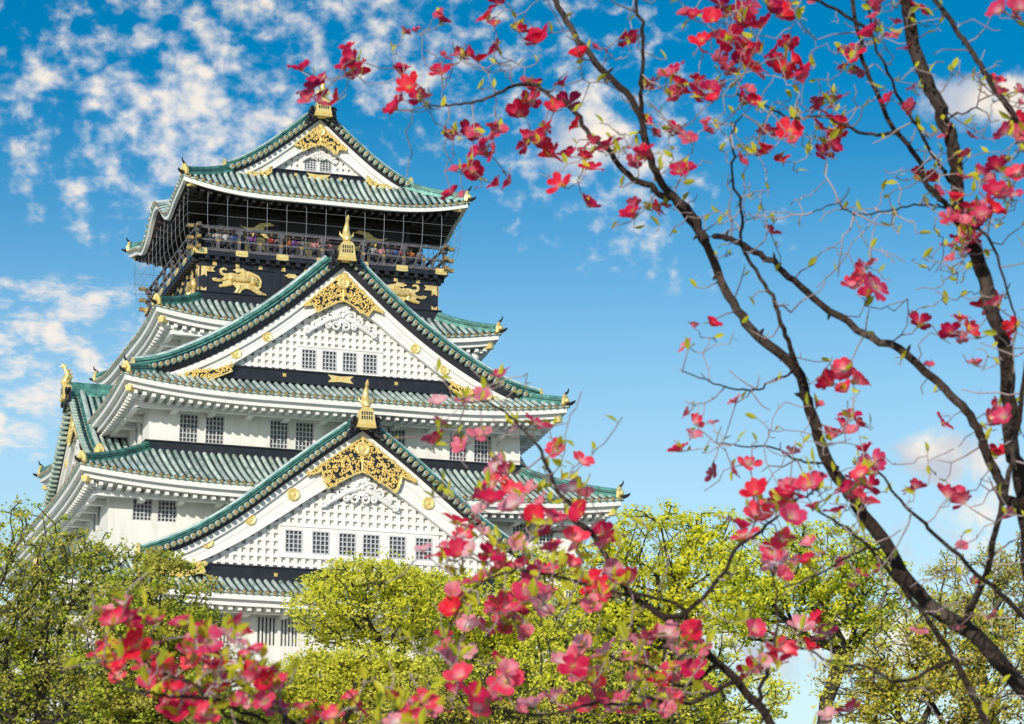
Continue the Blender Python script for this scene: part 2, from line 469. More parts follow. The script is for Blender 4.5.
    if band:
        bd = MB()
        for x0, x1, y0, y1 in ((-w - 0.2, w + 0.2, -v - 0.2, -v - 0.002), (-w - 0.2, w + 0.2, v + 0.002, v + 0.2), (-w - 0.2, -w - 0.002, -v - 0.002, v + 0.002), (w + 0.002, w + 0.2, -v - 0.002, v + 0.002)):
            bd.box(x0, x1, y0, y1, zt - 0.4, zt + 0.5, 0)
        for x0, x1, y0, y1 in ((-w - 0.3, w + 0.3, -v - 0.3, -v - 0.002), (-w - 0.3, -w - 0.002, -v - 0.001, v + 0.001), (w + 0.002, w + 0.3, -v - 0.001, v + 0.001)):
            bd.box(x0, x1, y0, y1, zt + 0.5, zt + 0.58, 0)
        bd.build('flashing_board', M['black'], ro)
    return ro

def panel(mb, T, n, u0, u1, z0, z1, holes, depth=0.4, m=0):
    """wall sheet with window openings and their reveals; holes (u0, u1, z0, z1)"""
    us = sorted({u0, u1, *[h[0] for h in holes], *[h[1] for h in holes]})
    zz = sorted({z0, z1, *[h[2] for h in holes], *[h[3] for h in holes]})
    for i in range(len(us) - 1):
        for j in range(len(zz) - 1):
            cu, cz = (us[i] + us[i + 1]) / 2, (zz[j] + zz[j + 1]) / 2
            if any(h[0] < cu < h[1] and h[2] < cz < h[3] for h in holes): continue
            mb.add([T(us[i], n, zz[j]), T(us[i + 1], n, zz[j]), T(us[i + 1], n, zz[j + 1]), T(us[i], n, zz[j + 1])], [(0, 1, 2, 3)], m)
    for h in holes:
        a = [T(u, n, z) for u, z in ((h[0], h[2]), (h[1], h[2]), (h[1], h[3]), (h[0], h[3]))]
        b = [T(u, n - depth, z) for u, z in ((h[0], h[2]), (h[1], h[2]), (h[1], h[3]), (h[0], h[3]))]
        mb.grid([a, b], m, closed=True)

def window(T, n, h, kind, parent, inset=0.12):
    """lattice window filling the opening h, with its dark pane behind; returns nothing"""
    u0, u1, z0, z1 = h
    w = MB(); d0, d1 = n - inset - 0.07, n - inset
    fw = 0.07
    w.box(u0, u0 + fw, d0, d1 + 0.04, z0, z1, 0, T); w.box(u1 - fw, u1, d0, d1 + 0.04, z0, z1, 0, T)
    w.box(u0 + fw, u1 - fw, d0, d1 + 0.04, z0, z0 + fw, 0, T); w.box(u0 + fw, u1 - fw, d0, d1 + 0.04, z1 - fw, z1, 0, T)
    if kind == 'grid':
        for x in np.linspace(u0, u1, 6)[1:-1]: w.box(x - 0.034, x + 0.034, d0, d1, z0 + fw, z1 - fw, 0, T)
        for z in np.linspace(z0, z1, 7)[1:-1]: w.box(u0 + fw, u1 - fw, d0 - 0.03, d1 - 0.02, z - 0.03, z + 0.03, 0, T)
        mt = M['greybar']
    elif kind == 'small':
        for x in np.linspace(u0, u1, 5)[1:-1]: w.box(x - 0.035, x + 0.035, d0, d1, z0 + fw, z1 - fw, 0, T)
        for z in np.linspace(z0, z1, 6)[1:-1]: w.box(u0 + fw, u1 - fw, d0 - 0.03, d1 - 0.02, z - 0.03, z + 0.03, 0, T)
        mt = M['greybar']
    else:
        for x in np.linspace(u0, u1, 6)[1:-1]: w.box(x - 0.06, x + 0.06, d0, d1 + 0.03, z0 + fw, z1 - fw, 0, T)
        mt = M['whitebar']
    o = w.build('window', mt, parent)
    p = MB(); p.box(u0 - 0.02, u1 + 0.02, n - inset - 0.20, n - inset - 0.14, z0 - 0.02, z1 + 0.02, 0, T)
    p.build('pane', M['pane'], o)
    return o

def storey(w, v, z0, z1, win, m='plaster', name='wall'):
    mb = MB()
    for k, T in enumerate(SIDES):
        half, n = (w, v) if k % 2 == 0 else (v, w)
        holes = win.get(k, [])
        panel(mb, T, n, -half, half, z0, z1, [h[:4] for h in holes])
        for h in holes: window(T, n, h[:4], h[4], castle)
    # sill mouldings
    o = mb.build(name, M[m], castle)
    return o

# ---- stone base
sb = MB()
rows = []
for t in np.linspace(0, 1, 9):
    e = 6.5 * (1 - t) ** 1.7
    rows.append([(-18.5 - e, -19.2 - e, 14.5 * t), (18.5 + e, -19.2 - e, 14.5 * t), (18.5 + e, 19.2 + e, 14.5 * t), (-18.5 - e, 19.2 + e, 14.5 * t)])
sb.grid(rows, 0, closed=True); sb.add(rows[-1], [(0, 1, 2, 3)], 0)
sb.build('stone_base', M['stone'], castle)

# ---- storeys
bars = [(-8.62, -7.55, 29.35, 31.2, 'bars'), (-6.3, -5.13, 29.35, 31.2, 'bars'), (-4.85, -3.75, 29.35, 31.2, 'bars'),
        (-12.2, -11.1, 29.35, 31.2, 'bars'), (-14.6, -13.4, 29.35, 31.2, 'bars'), (3.75, 4.9, 29.35, 31.2, 'bars'), (5.2, 6.3, 29.35, 31.2, 'bars'), (7.6, 8.7, 29.35, 31.2, 'bars'), (11.1, 12.2, 29.35, 31.2, 'bars'),
        (0.2, 1.3, 24.6, 26.2, 'bars'), (1.7, 2.8, 24.6, 26.2, 'bars'), (3.2, 4.3, 24.6, 26.2, 'bars'), (-4.6, -3.5, 24.6, 26.2, 'bars')]
storey(18.0, 18.6, 14.5, 31.7, {0: bars})
w2 = [(-13.6, -12.4, 37.15, 38.7, 'grid'), (-12.05, -10.85, 37.15, 38.7, 'grid'), (10.85, 12.05, 37.15, 38.7, 'grid'), (12.4, 13.6, 37.15, 38.7, 'grid')]
w2s = [(-12.9, -11.8, 37.15, 38.7, 'grid'), (-11.4, -10.3, 37.15, 38.7, 'grid'), (10.3, 11.4, 37.15, 38.7, 'grid'), (11.8, 12.9, 37.15, 38.7, 'grid')]
storey(15.1, 15.83, 34.6, 38.95, {0: w2, 3: w2s, 1: w2s})
w3 = [(-10.3, -9.1, 42.88, 44.72, 'grid'), (-8.63, -7.43, 42.88, 44.72, 'grid'), (-4.47, -3.27, 42.88, 44.72, 'grid'), (-2.8, -1.6, 42.88, 44.72, 'grid')]
w3 = w3 + [(-h[1], -h[0], h[2], h[3], h[4]) for h in w3]
w3s = [(8.3, 9.3, 42.9, 44.6, 'grid'), (9.9, 10.9, 42.9, 44.6, 'grid'), (-9.3, -8.3, 42.9, 44.6, 'grid'), (-10.9, -9.9, 42.9, 44.6, 'grid')]
storey(12.23, 13.12, 41.8, 45.25, {0: w3, 3: w3s, 1: w3s})
storey(9.3, 8.8, 47.6, 51.3, {0: [(-8.2, -7.0, 49.6, 50.9, 'small'), (7.0, 8.2, 49.6, 50.9, 'small')], 3: [(-6, -5, 49.5, 50.9, 'small'), (5, 6, 49.5, 50.9, 'small')]})

# ---- skirt roofs
ring_roof(20.3, 21.2, 32.15, 15.1, 15.83, 34.9, 18.0, 18.6, band=False)
ring_roof(17.45, 18.4, 39.35, 12.23, 13.12, 42.25, 15.1, 15.83)
ring_roof(14.55, 16.25, 45.70, 9.3, 10.6, 48.6, 12.23, 13.12, band=False)
ring_roof(11.65, 10.85, 51.70, 8.1, 7.72, 53.75, 9.3, 8.8)
ring_roof(9.85, 9.55, 60.95, 5.6, 6.6, 63.3, 6.4, 6.1, up=0.75, bump=1.5, dark=True, band=False)

# ---- ornaments
def spiral_pts(T, cu, n, cz, r, turns, a0, sgn):
    out = []
    for q in np.linspace(0, 1, 20):
        a = a0 + sgn * turns * 2 * PI * q; rr = r * (1 - 0.8 * q)
        out.append(T(cu + rr * math.cos(a), n, cz + rr * math.sin(a)))
    return out

def in_poly(u, z, poly):
    c = False; k = len(poly)
    for i in range(k):
        (x1, y1), (x2, y2) = poly[i], poly[(i + 1) % k]
        if (y1 > z) != (y2 > z) and u < (x2 - x1) * (z - y1) / (y2 - y1) + x1: c = not c
    return c

def openwork(T, poly, n, parent, rng, dens=1.0, name='gold_openwork'):
    """pierced gilt plate: dark back, gilt rim and scrollwork inside"""
    mb = MB()
    mb.prism(poly, T, n, n + 0.05, 1, 1)
    pts = [T(u, n + 0.09, z) for u, z in poly]; pts.append(pts[0]); pts.append(pts[1])
    dense = []
    for i in range(len(pts) - 2):
        for q in (0, 0.33, 0.66): dense.append(np.array(pts[i]) * (1 - q) + np.array(pts[i + 1]) * q)
    dense.append(np.array(pts[-2]))
    mb.tube(dense, 0.065, 5, 0)
    us = [p[0] for p in poly]; zs = [p[1] for p in poly]
    area = (max(us) - min(us)) * (max(zs) - min(zs)); done = 0; placed = []
    for _ in range(int(1500 * dens)):
        u = rng.uniform(min(us), max(us)); z = rng.uniform(min(zs), max(zs))
        if not in_poly(u, z, poly): continue
        r = rng.uniform(0.10, 0.19)
        if any((u - a)**2 + (z - b)**2 < (0.80 * (r + c))**2 for a, b, c in placed): continue
        placed.append((u, z, r))
        mb.tube(spiral_pts(T, u, n + 0.10, z, r, rng.uniform(0.8, 1.2), rng.uniform(0, 6), rng.choice((-1, 1))), 0.05, 4, 0)
    return mb.build(name, [M['gold'], M['black']], parent)

def rosette(T, u, n, z, r, parent, name='gold_medallion', mat='gold'):
    mb = MB(); k = 48
    def sc(rr, h): return [T(u + rr * (1 - 0.10 * (1 - abs(math.sin(i * 12 * PI / k)))) * math.cos(2 * PI * i / k), n + h, z + rr * (1 - 0.10 * (1 - abs(math.sin(i * 12 * PI / k)))) * math.sin(2 * PI * i / k)) for i in range(k)]
    rows = [sc(r, 0), sc(r, 0.07), sc(r * 0.85, 0.11), sc(r * 0.45, 0.07)]
    mb.grid(rows, 0, closed=True); mb.add(rows[-1], [tuple(range(k))], 0)
    c = [T(u + 0.3 * r * math.cos(i * PI / 6), n + 0.07, z + 0.3 * r * math.sin(i * PI / 6)) for i in range(12)]
    c2 = [T(u + 0.24 * r * math.cos(i * PI / 6), n + 0.13, z + 0.24 * r * math.sin(i * PI / 6)) for i in range(12)]
    mb.grid([c, c2], 0, closed=True); mb.add(c2, [tuple(range(12))], 0)
    return mb.build(name, M[mat], parent)

def bowtie(T, u, n, z, w, h, parent, name='gold_fitting'):
    """small plate with forked ends"""
    mb = MB()
    mb.prism([(u - w, z - h), (u, z - h * 0.72), (u + w, z - h), (u + w * 0.72, z), (u + w, z + h), (u, z + h * 0.72), (u - w, z + h), (u - w * 0.72, z)], T, n, n + 0.05, 0)
    mb.tube(spiral_pts(T, u - w * 0.3, n + 0.06, z, h * 0.5, 1, 0, 1), 0.04, 4, 0); mb.tube(spiral_pts(T, u + w * 0.3, n + 0.06, z, h * 0.5, 1, PI, -1), 0.04, 4, 0)
    return mb.build(name, M['gold'], parent)

def fish_finial(T, n, z, parent, turn=False, sc=1.0):
    """gilt fish standing on its head on a pierced bell-shaped pedestal"""
    mb = MB()
    W = lambda u, q, h: T(u * sc, n + q * sc, z + h * sc)
    bell = [(-0.62, 0), (0.62, 0), (0.54, 0.35), (0.46, 0.9), (0.42, 1.1), (0.30, 1.25), (-0.30, 1.25), (-0.42, 1.1), (-0.46, 0.9), (-0.54, 0.35)]
    mb.prism(bell, W, -0.35, 0.35, 0)
    for i in range(-2, 3):
        for h0, h1 in ((0.5, 0.72), (0.78, 1.0)):
            mb.box(i * 0.15 - 0.045, i * 0.15 + 0.045, 0.33, 0.36, h0, h1, 1, W)
    for i in range(-3, 4):
        mb.tube(spiral_pts(W, i * 0.17, 0.36, 0.18, 0.08, 1, i, 1), 0.035, 4, 0)
    p = mb.build('fish_finial_pedestal', [M['gold'], M['black']], parent)
    f = MB()
    a = (lambda x, h: W(0, x, h)) if not turn else (lambda x, h: W(0, -x, h))
    path = [(0.34, 1.30), (0.22, 1.42), (0.04, 1.62), (-0.08, 1.9), (-0.06, 2.2), (0.08, 2.48), (0.26, 2.68)]
    f.tube([a(*q) for q in path], [0.13, 0.27, 0.31, 0.27, 0.20, 0.13, 0.06], 10, 0)
    for tip, mid, r in (((0.60, 2.75), (0.36, 2.76), 0.10), ((0.42, 3.02), (0.30, 2.85), 0.11), ((0.05, 3.0), (0.14, 2.82), 0.10)):
        f.tube([a(0.14, 2.55), a(*mid), a(*tip)], [0.07, r, 0.015], 6, 0)
    for i, (x, h) in enumerate(((-0.30, 1.55), (-0.40, 1.85), (-0.38, 2.15), (-0.22, 2.45))):
        f.tube([a(x + 0.15, h), a(x - 0.04, h + 0.08), a(x - 0.10, h + 0.22)], [0.10, 0.06, 0.012], 5, 0)
    for s in (-1, 1):
        f.tube([W(s * 0.2, 0.1, 1.55), W(s * 0.42, 0.05, 1.75), W(s * 0.46, 0.0, 2.0)], [0.10, 0.08, 0.015], 5, 0)
    f.build('gold_fish', M['gold'], p, smooth=True)
    return p

def gable(T0, D, prof, umax, barge_w, zbase, depth, off, lat, wins, rng, orn, meds, board=True, over=0.95, board_h=0.85, fish=True, fsc=1.0, wpanel=None, foot=True, board_w=None):
    T = shift(T0, D)
    us = np.linspace(0, umax, 41)
    outer = lambda u: float(prof(u))
    inner = lambda u: float(prof(u)) - float(np.interp(abs(u), barge_w[0], barge_w[1]))
    # half width of the lattice at the base
    ub = max(u for u in np.linspace(0, umax, 400) if inner(u) > zbase + 0.02)
    wall = MB()
    fan = [(-ub, zbase)] + [(ub, zbase)] + [(u, max(inner(u) + 0.15, zbase)) for u in np.linspace(ub, -ub, 41)]
    wall.prism(fan, T, -0.5, -0.22, 1)
    g = lat; bw = 0.12
    for u in np.arange(-int(ub / g), int(ub / g) + 1) * g:
        top = inner(u) + 0.1
        segs = [(zbase, top)]
        for h in ([wpanel] if wpanel else []):
            if h[0] < u < h[1]: segs = [(zbase, h[2]), (h[3], top)]
        for s0, s1 in segs:
            if s1 - s0 > 0.05: wall.box(u - bw, u + bw, -0.22, 0.0, s0, s1, 0, T)
    z = zbase + g * 0.5
    while z < inner(0) - 0.1:
        lim = max([u for u in np.linspace(0, ub, 200) if inner(u) + 0.1 > z] + [0])
        segs = [(-lim, lim)]
        if wpanel and wpanel[2] < z < wpanel[3]: segs = [(-lim, wpanel[0]), (wpanel[1], lim)]
        for s0, s1 in segs:
            if s1 - s0 > 0.1: wall.box(s0, s1, -0.22, -0.012, z - bw * 0.85, z + bw * 0.85, 0, T)
        z += g
    if wpanel:
        panel(wall, T, 0.02, wpanel[0], wpanel[1], wpanel[2], wpanel[3], wins, 0.18)
        wall.box(wpanel[0] - 0.1, wpanel[1] + 0.1, -0.1, 0.07, wpanel[2] - 0.14, wpanel[2] - 0.003, 0, T)
        wall.box(wpanel[0] - 0.1, wpanel[1] + 0.1, -0.1, 0.07, wpanel[3] + 0.003, wpanel[3] + 0.12, 0, T)
    wo_ = wall.build('gable_wall', [M['white'], M['plaster']], castle)
    for h in wins: window(T, 0.02, h, 'small', castle, inset=0.02)
    # barge boards
    for s in (-1, 1):
        bb = MB()
        for lo_f, hi_f, n1 in ((lambda u: inner(u), lambda u: outer(u) - 0.40, 0.36), (lambda u: outer(u) - 0.42, lambda u: outer(u), 0.52), (lambda u: inner(u) - 0.02, lambda u: inner(u) + 0.16, 0.42)):
            A = [[T(s * u, n, zf(u)) for u in us] for n, zf in ((0.03, lo_f), (n1, lo_f), (n1, hi_f), (0.03, hi_f))]
            bb.grid(A, 0)
            bb.add([A[i][-1] for i in range(4)], [(0, 1, 2, 3)], 0)
        # fine incised line along the middle of the board
        bb.grid([[T(s * u, 0.368, (inner(u) * 0.45 + (outer(u) - 0.4) * 0.55) + dz) for u in us] for dz in (-0.018, 0.018)], 1)
        bo = bb.build('bargeboard', [M['white'], M['greybar']], castle)
        gl = MB(); gl.tube([T(s * u, 0.50, outer(u) + 0.06) for u in us], 0.055, 5, 0)
        gl.build('gold_edge', M['oldgold'], bo)
    # roof slopes, tile ends and the ridges that run down them
    rf = MB(); te = MB()
    rz = lambda u: float(prof(u)) + off * float(np.interp(abs(u), (0, umax), (0.62, 0.5)))
    for s in (-1, 1):
        rf.grid([[T(s * u, n, rz(u)) for u in us] for n in (over - 0.12, -depth)], 1)
        rf.grid([[T(s * u, n, rz(u) - dz) for u in us] for n, dz in ((over - 0.12, 0), (over - 0.12, 0.14), (0.3, 0.16))], 3)
        for n in np.arange(over - 1.3, -depth, -0.47):
            r = 0.135; rows = []
            for u in np.linspace(0.2, umax, 12):
                rows.append([T(s * u, n + r * math.cos(h), rz(u) + 1.15 * r * math.sin(h)) for h in np.linspace(0, PI, 6)])
            rf.grid(rows, 0)
        # dark band under the tiles
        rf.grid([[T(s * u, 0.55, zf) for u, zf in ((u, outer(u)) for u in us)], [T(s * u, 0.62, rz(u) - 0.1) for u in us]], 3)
        # tile ends along the rake
        L = np.cumsum([0] + [math.hypot(us[i + 1] - us[i], outer(us[i + 1]) - outer(us[i])) for i in range(len(us) - 1)])
        for q in np.arange(0.25, L[-1], 0.43):
            u = float(np.interp(q, L, us)); zc = rz(u) - 0.12
            ring = lambda n, r: [T(s * u + r * math.cos(h), n, zc + r * math.sin(h)) for h in np.arange(8) * PI / 4]
            te.grid([ring(0.45, 0.165), ring(over + 0.16, 0.165)], 0, closed=True)
            te.grid([ring(over + 0.16, 0.165), ring(over + 0.20, 0.12)], 0, closed=True)
            te.add(ring(over + 0.20, 0.12), [tuple(range(8))], 1)
        # descending ridge set back from the edge, and a line of cover tiles before it
        hh = off * 0.55
        kr = MB()
        ul = us[us > 0.35]
        rp = [T(s * u, over - 0.70, rz(u)) for u in ul]
        kr.sweep(rp, [(-0.20, -0.05), (-0.20, hh * 0.30), (0.20, hh * 0.30), (0.20, -0.05)], 1)
        kr.sweep(rp, [(-0.28, hh * 0.30), (-0.28, hh * 0.42), (0.28, hh * 0.42), (0.28, hh * 0.30)], 0)
        kr.sweep(rp, [(-0.19, hh * 0.42), (-0.19, hh * 0.55), (0.19, hh * 0.55), (0.19, hh * 0.42)], 1)
        kr.sweep(rp, [(-0.25, hh * 0.55), (-0.25, hh * 0.64), (0.25, hh * 0.64), (0.25, hh * 0.55)], 0)
        kr.sweep(rp, [(-0.17, hh * 0.64), (-0.17, hh * 0.78), (0.17, hh * 0.78), (0.17, hh * 0.64)], 0)
        kr.sweep(rp, [(-0.16, hh * 0.80), (-0.14, hh * 0.96), (0, hh * 1.04), (0.14, hh * 0.96), (0.16, hh * 0.80)], 2)
        kr.sweep([T(s * u, over - 0.26, rz(u)) for u in ul], [(-0.11, -0.02), (-0.10, 0.09), (0, 0.13), (0.10, 0.09), (0.11, -0.02)], 1)
        ko = kr.build('descending_ridge', [M['ridge'], M['sheet'], M['rib']], castle)
        e = MB(); ue = umax
        fr = lambda u, n, z: T(s * (ue + n), over - 0.62 + u, rz(ue) + z)
        e.prism([(-0.34, -0.1), (0.34, -0.1), (0.30, 0.35), (0.12, 0.66), (-0.12, 0.66), (-0.30, 0.35)], fr, 0.0, 0.18, 0)
        e.ball(fr(0, 0.18, 0.2), 0.15, 0)
        e.build('ridge_end_ornament', M['gold'], ko)
    ro = rf.build('gable_roof', [M['rib'], M['sheet'], M['rimtile'], M['black']], castle)
    te.build('rake_tile_ends', [M['rimtile'], M['oldgold']], ro)
    # main ridge
    rg = MB(); zt = rz(0)
    rg.sweep([T(0, n, zt - 0.05) for n in (over + 0.02, 0.0, -depth * 0.5, -depth)], [(-0.42, -0.25), (-0.36, 0.30), (-0.26, 0.36), (-0.26, 0.60), (-0.15, 0.72), (0.15, 0.72), (0.26, 0.60), (0.26, 0.36), (0.36, 0.30), (0.42, -0.25)], 0)
    go = rg.build('main_ridge', M['ridge'], castle)
    dk = MB()
    dk.prism([(-1.25, -0.75), (-0.95, -0.70), (-0.5, -0.30), (0, -0.02), (0.5, -0.30), (0.95, -0.70), (1.25, -0.75), (1.0, -0.25), (0.95, 0.25), (0.75, 0.62), (0.45, 0.45), (0.40, 0.05), (-0.40, 0.05), (-0.45, 0.45), (-0.75, 0.62), (-0.95, 0.25), (-1.0, -0.25)], shift(T, over + 0.05), 0, 0.2, 0)
    # placed on the ridge end
    for v_ in dk.v: v_[:, 2] += zt - 0.45
    for s in (-1, 1):
        dk.tube(spiral_pts(T, s * 0.68, over + 0.36, zt - 0.12, 0.27, 1.2, 0, s), 0.08, 5, 0)
        dk.tube(spiral_pts(T, s * 0.85, over + 0.36, zt - 0.72, 0.22, 1.2, 1, s), 0.07, 5, 0)
    dk.build('ridge_end_scroll', M['black'], go)
    if fish: fish_finial(T, over + 0.25, zt - 0.62, castle, sc=fsc)
    # gilt apex plate following the barge boards, and the carved white pendant
    e1, e2, drop = orn
    q = np.linspace(0, 1, 9)
    up_edge = [(e1 * x, outer(e1 * x) - 0.42) for x in q]
    low_edge = [(e1 * 0.80, outer(e1 * 0.80) - 0.78), (e2 * 1.12, outer(e2 * 1.12) - 0.80), (e2 * 1.02, inner(e2) + 0.30), (e2 * 0.94, inner(e2 * 0.94) - 0.08)] + [(e2 * x, inner(e2 * x) - 0.05 - 0.10 * (1 - x)) for x in (0.7, 0.45, 0.2)] + [(0, inner(0) - 0.28)]
    poly = up_edge + low_edge
    for s in (1, -1):
        openwork(lambda u, n, z, s=s: T(s * u, n, z), poly, 0.53, castle, rng)
    zc = outer(0) - 0.42 - 0.30 - drop * 0.36
    rosette(T, 0, 0.66, zc, 0.20 + 0.20 * drop, castle, 'gold_crest')
    cv = MB(); k = min(0.45 + 0.40 * drop, 0.9 if drop > 0.7 else 0.42); zc = inner(0) - 0.40 - 0.75 * k
    cv.prism([(0.75 * k * math.cos(x) , zc + 0.85 * k * math.sin(x)) for x in np.arange(10) * PI / 5], T, 0.05, 0.22, 0)
    for s in (-1, 1):
        for du, dz, r in ((0.75, -0.15, 0.42), (1.35, -0.55, 0.38), (0.35, -0.95, 0.40), (1.95, -1.0, 0.32), (0.95, -0.95, 0.26), (2.5, -1.45, 0.26), (0.45, 0.55, 0.25)):
            cv.tube(spiral_pts(T, s * du * k, 0.20, zc + dz * k, r * k, 1.4, PI / 2 * (1 + s), -s), 0.11 * k, 5, 0)
        cv.tube([T(s * x * k, 0.18, zc + h * k) for x, h in ((0.3, -0.3), (0.9, -0.45), (1.5, -0.85), (2.1, -1.25), (2.8, -1.7))], [0.22 * k, 0.24 * k, 0.2 * k, 0.14 * k, 0.05 * k], 6, 0)
    for i in range(6):
        cv.ball(T(0.24 * k * math.cos(i * PI / 3), 0.25, zc + 0.24 * k * math.sin(i * PI / 3)), 0.14 * k, 0, 8, 5)
    cv.build('carved_pendant', M['white'], castle, smooth=True)
    for u, z, r in meds:
        for s in (-1, 1): rosette(T, s * u, 0.37, z, r, castle)
    if foot:
        # pierced gilt foot of the barge boards
        f0, f1 = foot
        poly = [(f0, inner(f0) + 0.08), (f0 + 0.25 * (f1 - f0), outer(f0 + 0.25 * (f1 - f0)) - 0.75), (f0 + 0.45 * (f1 - f0), outer(f0 + 0.45 * (f1 - f0)) - 0.48), (f1, outer(f1) - 0.45), (f1 * 1.0, outer(f1) - 0.95), (f0 + 0.5 * (f1 - f0), inner(f0 + 0.5 * (f1 - f0)) - 0.45), (f0 - 0.35 * (f1 - f0), zbase - board_h * 0.62), (f0 - 0.25 * (f1 - f0), zbase - board_h * 0.30), (f0 - 0.38 * (f1 - f0), zbase - 0.04)]
        for s in (1, -1):
            openwork(lambda u, n, z, s=s: T(s * u, n, z), poly, 0.53, castle, rng, name='gold_foot')
    if board:
        bw_ = board_w or ub + 1.6
        b = MB()
        b.box(-bw_, bw_, -0.5, 0.22, zbase - board_h, zbase - 0.10, 0, T)
        b.box(-bw_, bw_, -0.5, 0.30, zbase - 0.10, zbase - 0.003, 0, T)
        b.box(-bw_, bw_, -0.5, 0.28, zbase - board_h - 0.12, zbase - board_h - 0.003, 0, T)
        bo = b.build('black_base_board', M['black'], castle)
        bowtie(T, 0, 0.225, zbase - board_h * 0.52, 0.85, board_h * 0.33, bo)
        for s in (-1, 1):
            bowtie(T, s * ub * 0.52, 0.225, zbase - board_h * 0.52, 0.12, 0.12, bo, name='gold_stud')

rng = random.Random(5)
P1 = profile([0, 1.3, 2.6, 5.0, 7.5, 9.9, 12.9, 14.2], [43.0, 42.05, 41.1, 39.2, 37.2, 35.62, 34.25, 33.85])
P3 = profile([0, 1.5, 3.47, 6.56, 9.3, 11.57, 14.0], [55.0, 53.65, 51.9, 49.6, 48.0, 47.0, 46.5])
P5 = profile([0, 2.07, 4.0, 5.4, 7.0], [67.3, 65.5, 64.0, 63.15, 62.55])
PS = profile([0, 2.0, 4.0, 6.0, 8.0, 9.0], [48.2, 46.6, 45.0, 43.6, 42.5, 42.1])
win1 = [(x, x + 1.10, 35.18, 36.6) for x in (-4.68, -2.98, -1.30, 0.22, 1.90, 3.60)]
gable(T_front, 18.55, P1, 13.7, ((0, 1.5, 2.5, 5.1, 8.2, 10.3, 14), (2.35, 2.2, 2.1, 1.85, 1.45, 1.25, 1.1)), 34.2, 6.5, 1.0, 0.5, win1, rng,
      (3.5, 2.3, 1.3), [(4.3, 38.72, 0.42), (6.95, 37.0, 0.36), (9.6, 35.47, 0.42)], wpanel=(-4.95, 4.95, 35.0, 36.8), foot=(10.6, 13.2), board_h=0.95)
win3 = [(x, x + 0.98, 48.18, 49.5) for x in (-2.55, -1.2, 0.15, 1.5)]
gable(T_front, 13.25, P3, 13.4, ((0, 1.5, 2.5, 5.4, 7.2, 9, 14), (2.0, 1.6, 1.35, 1.15, 1.2, 1.05, 0.9)), 48.0, 6.0, 1.35, 0.46, win3, rng,
      (2.65, 1.8, 1.05), [(4.9, 49.98, 0.34), (6.9, 48.72, 0.0 + 0.34)], wpanel=(-2.75, 2.7, 48.05, 49.62), foot=(8.2, 11.2), board_h=0.75, board_w=10.2)
win5 = [(-0.95, -0.1, 63.75, 64.6), (0.12, 0.97, 63.75, 64.6)]
for T_ in (T_front, T_back):
    gable(T_, 6.5, P5, 6.4, ((0, 1.0, 2.0, 4, 7), (1.55, 1.3, 1.15, 1.05, 0.9)), 63.62, 6.45, 0.95, 0.40, win5, rng,
          (1.8, 1.25, 0.62), [], wpanel=(-1.1, 1.12, 63.66, 64.72), foot=(3.9, 5.6), board_h=0.62, over=0.85)
for T_ in (T_left, T_right):
    gable(T_, 14.2, PS, 8.4, ((0, 1.5, 2.5, 5, 9), (1.7, 1.5, 1.3, 1.1, 0.9)), 42.4, 5.0, 0.9, 0.5, [(-1.2, -0.2, 42.8, 44.0), (0.2, 1.2, 42.8, 44.0)], rng,
          (2.4, 1.6, 0.8), [(3.6, 44.6, 0.3)], wpanel=(-1.4, 1.4, 42.6, 44.15), foot=(5.6, 7.8), fsc=0.85, board_h=0.7, board_w=6.6)
# ------------------------------------------------------------------ black top storey, balcony, reliefs
bk = MB()
for k, T in enumerate(SIDES):
    half, n = (8.1, 7.72) if k % 2 == 0 else (7.72, 8.1)
    holes = [(-1.4, -0.3, 54.35, 55.6), (0.3, 1.4, 54.35, 55.6)] if k % 2 == 0 else []
    panel(bk, T, n, -half, half, 53.3, 56.45, holes)
    for h in holes: window(T, n, h, 'small', castle)
    # raised framing of the black wall
    for u0, u1, z0, z1 in ((-half, half, 56.05, 56.42), (-half, half, 53.9, 54.15), (-half, -half + 0.45, 54.15, 56.05), (half - 0.45, half, 54.15, 56.05), (-3.1, -2.75, 54.15, 56.05), (2.75, 3.1, 54.15, 56.05), (-2.1, -1.85, 54.15, 56.05), (1.85, 2.1, 54.15, 56.05)):
        bk.box(u0 + (0.003 if k % 2 else 0), u1 - (0.003 if k % 2 else 0), n - 0.1, n + 0.085, z0 + 0.002 * k, z1 - 0.002 * k, 0, T)
bko = bk.build('black_wall', M['black'], castle)
bc = MB()
for e, z0, z1 in ((0.22, 56.42, 56.68), (0.60, 56.68, 56.95)):
    bc.box(-8.1 - e, 8.1 + e, -7.72 - e, 7.72 + e, z0, z1 - 0.002, 0)
for k, T in enumerate(SIDES):
    half, n = (8.1, 7.72) if k % 2 == 0 else (7.72, 8.1)
    for u in np.arange(-half + 0.3, half, 0.68):
        bc.box(u - 0.14, u + 0.14, n + 0.2, n + 0.56, 56.42, 56.676, 0, T)
balc = bc.build('balcony', M['black'], castle)
iw = MB()
for k, T in enumerate(SIDES):
    half, n = (6.4, 6.1) if k % 2 == 0 else (6.1, 6.4)
    panel(iw, T, n, -half, half, 56.9, 61.6, [])
    for u in np.linspace(-half, half, 7):
        iw.box(u - 0.2, u + 0.2, n - 0.1, n + 0.12, 56.95, 61.3, 1, T)
    iw.box(-half, half, n - 0.1, n + 0.18, 60.4, 60.75, 1, T)
    iw.box(-half, half, n - 0.1, n + 0.16, 58.9, 59.1, 1, T)
    for u in (-4.2, -0.2, 3.4): iw.box(u - 0.75, u + 0.75, n - 0.05, n + 0.05, 57.0, 58.9, 2, T)
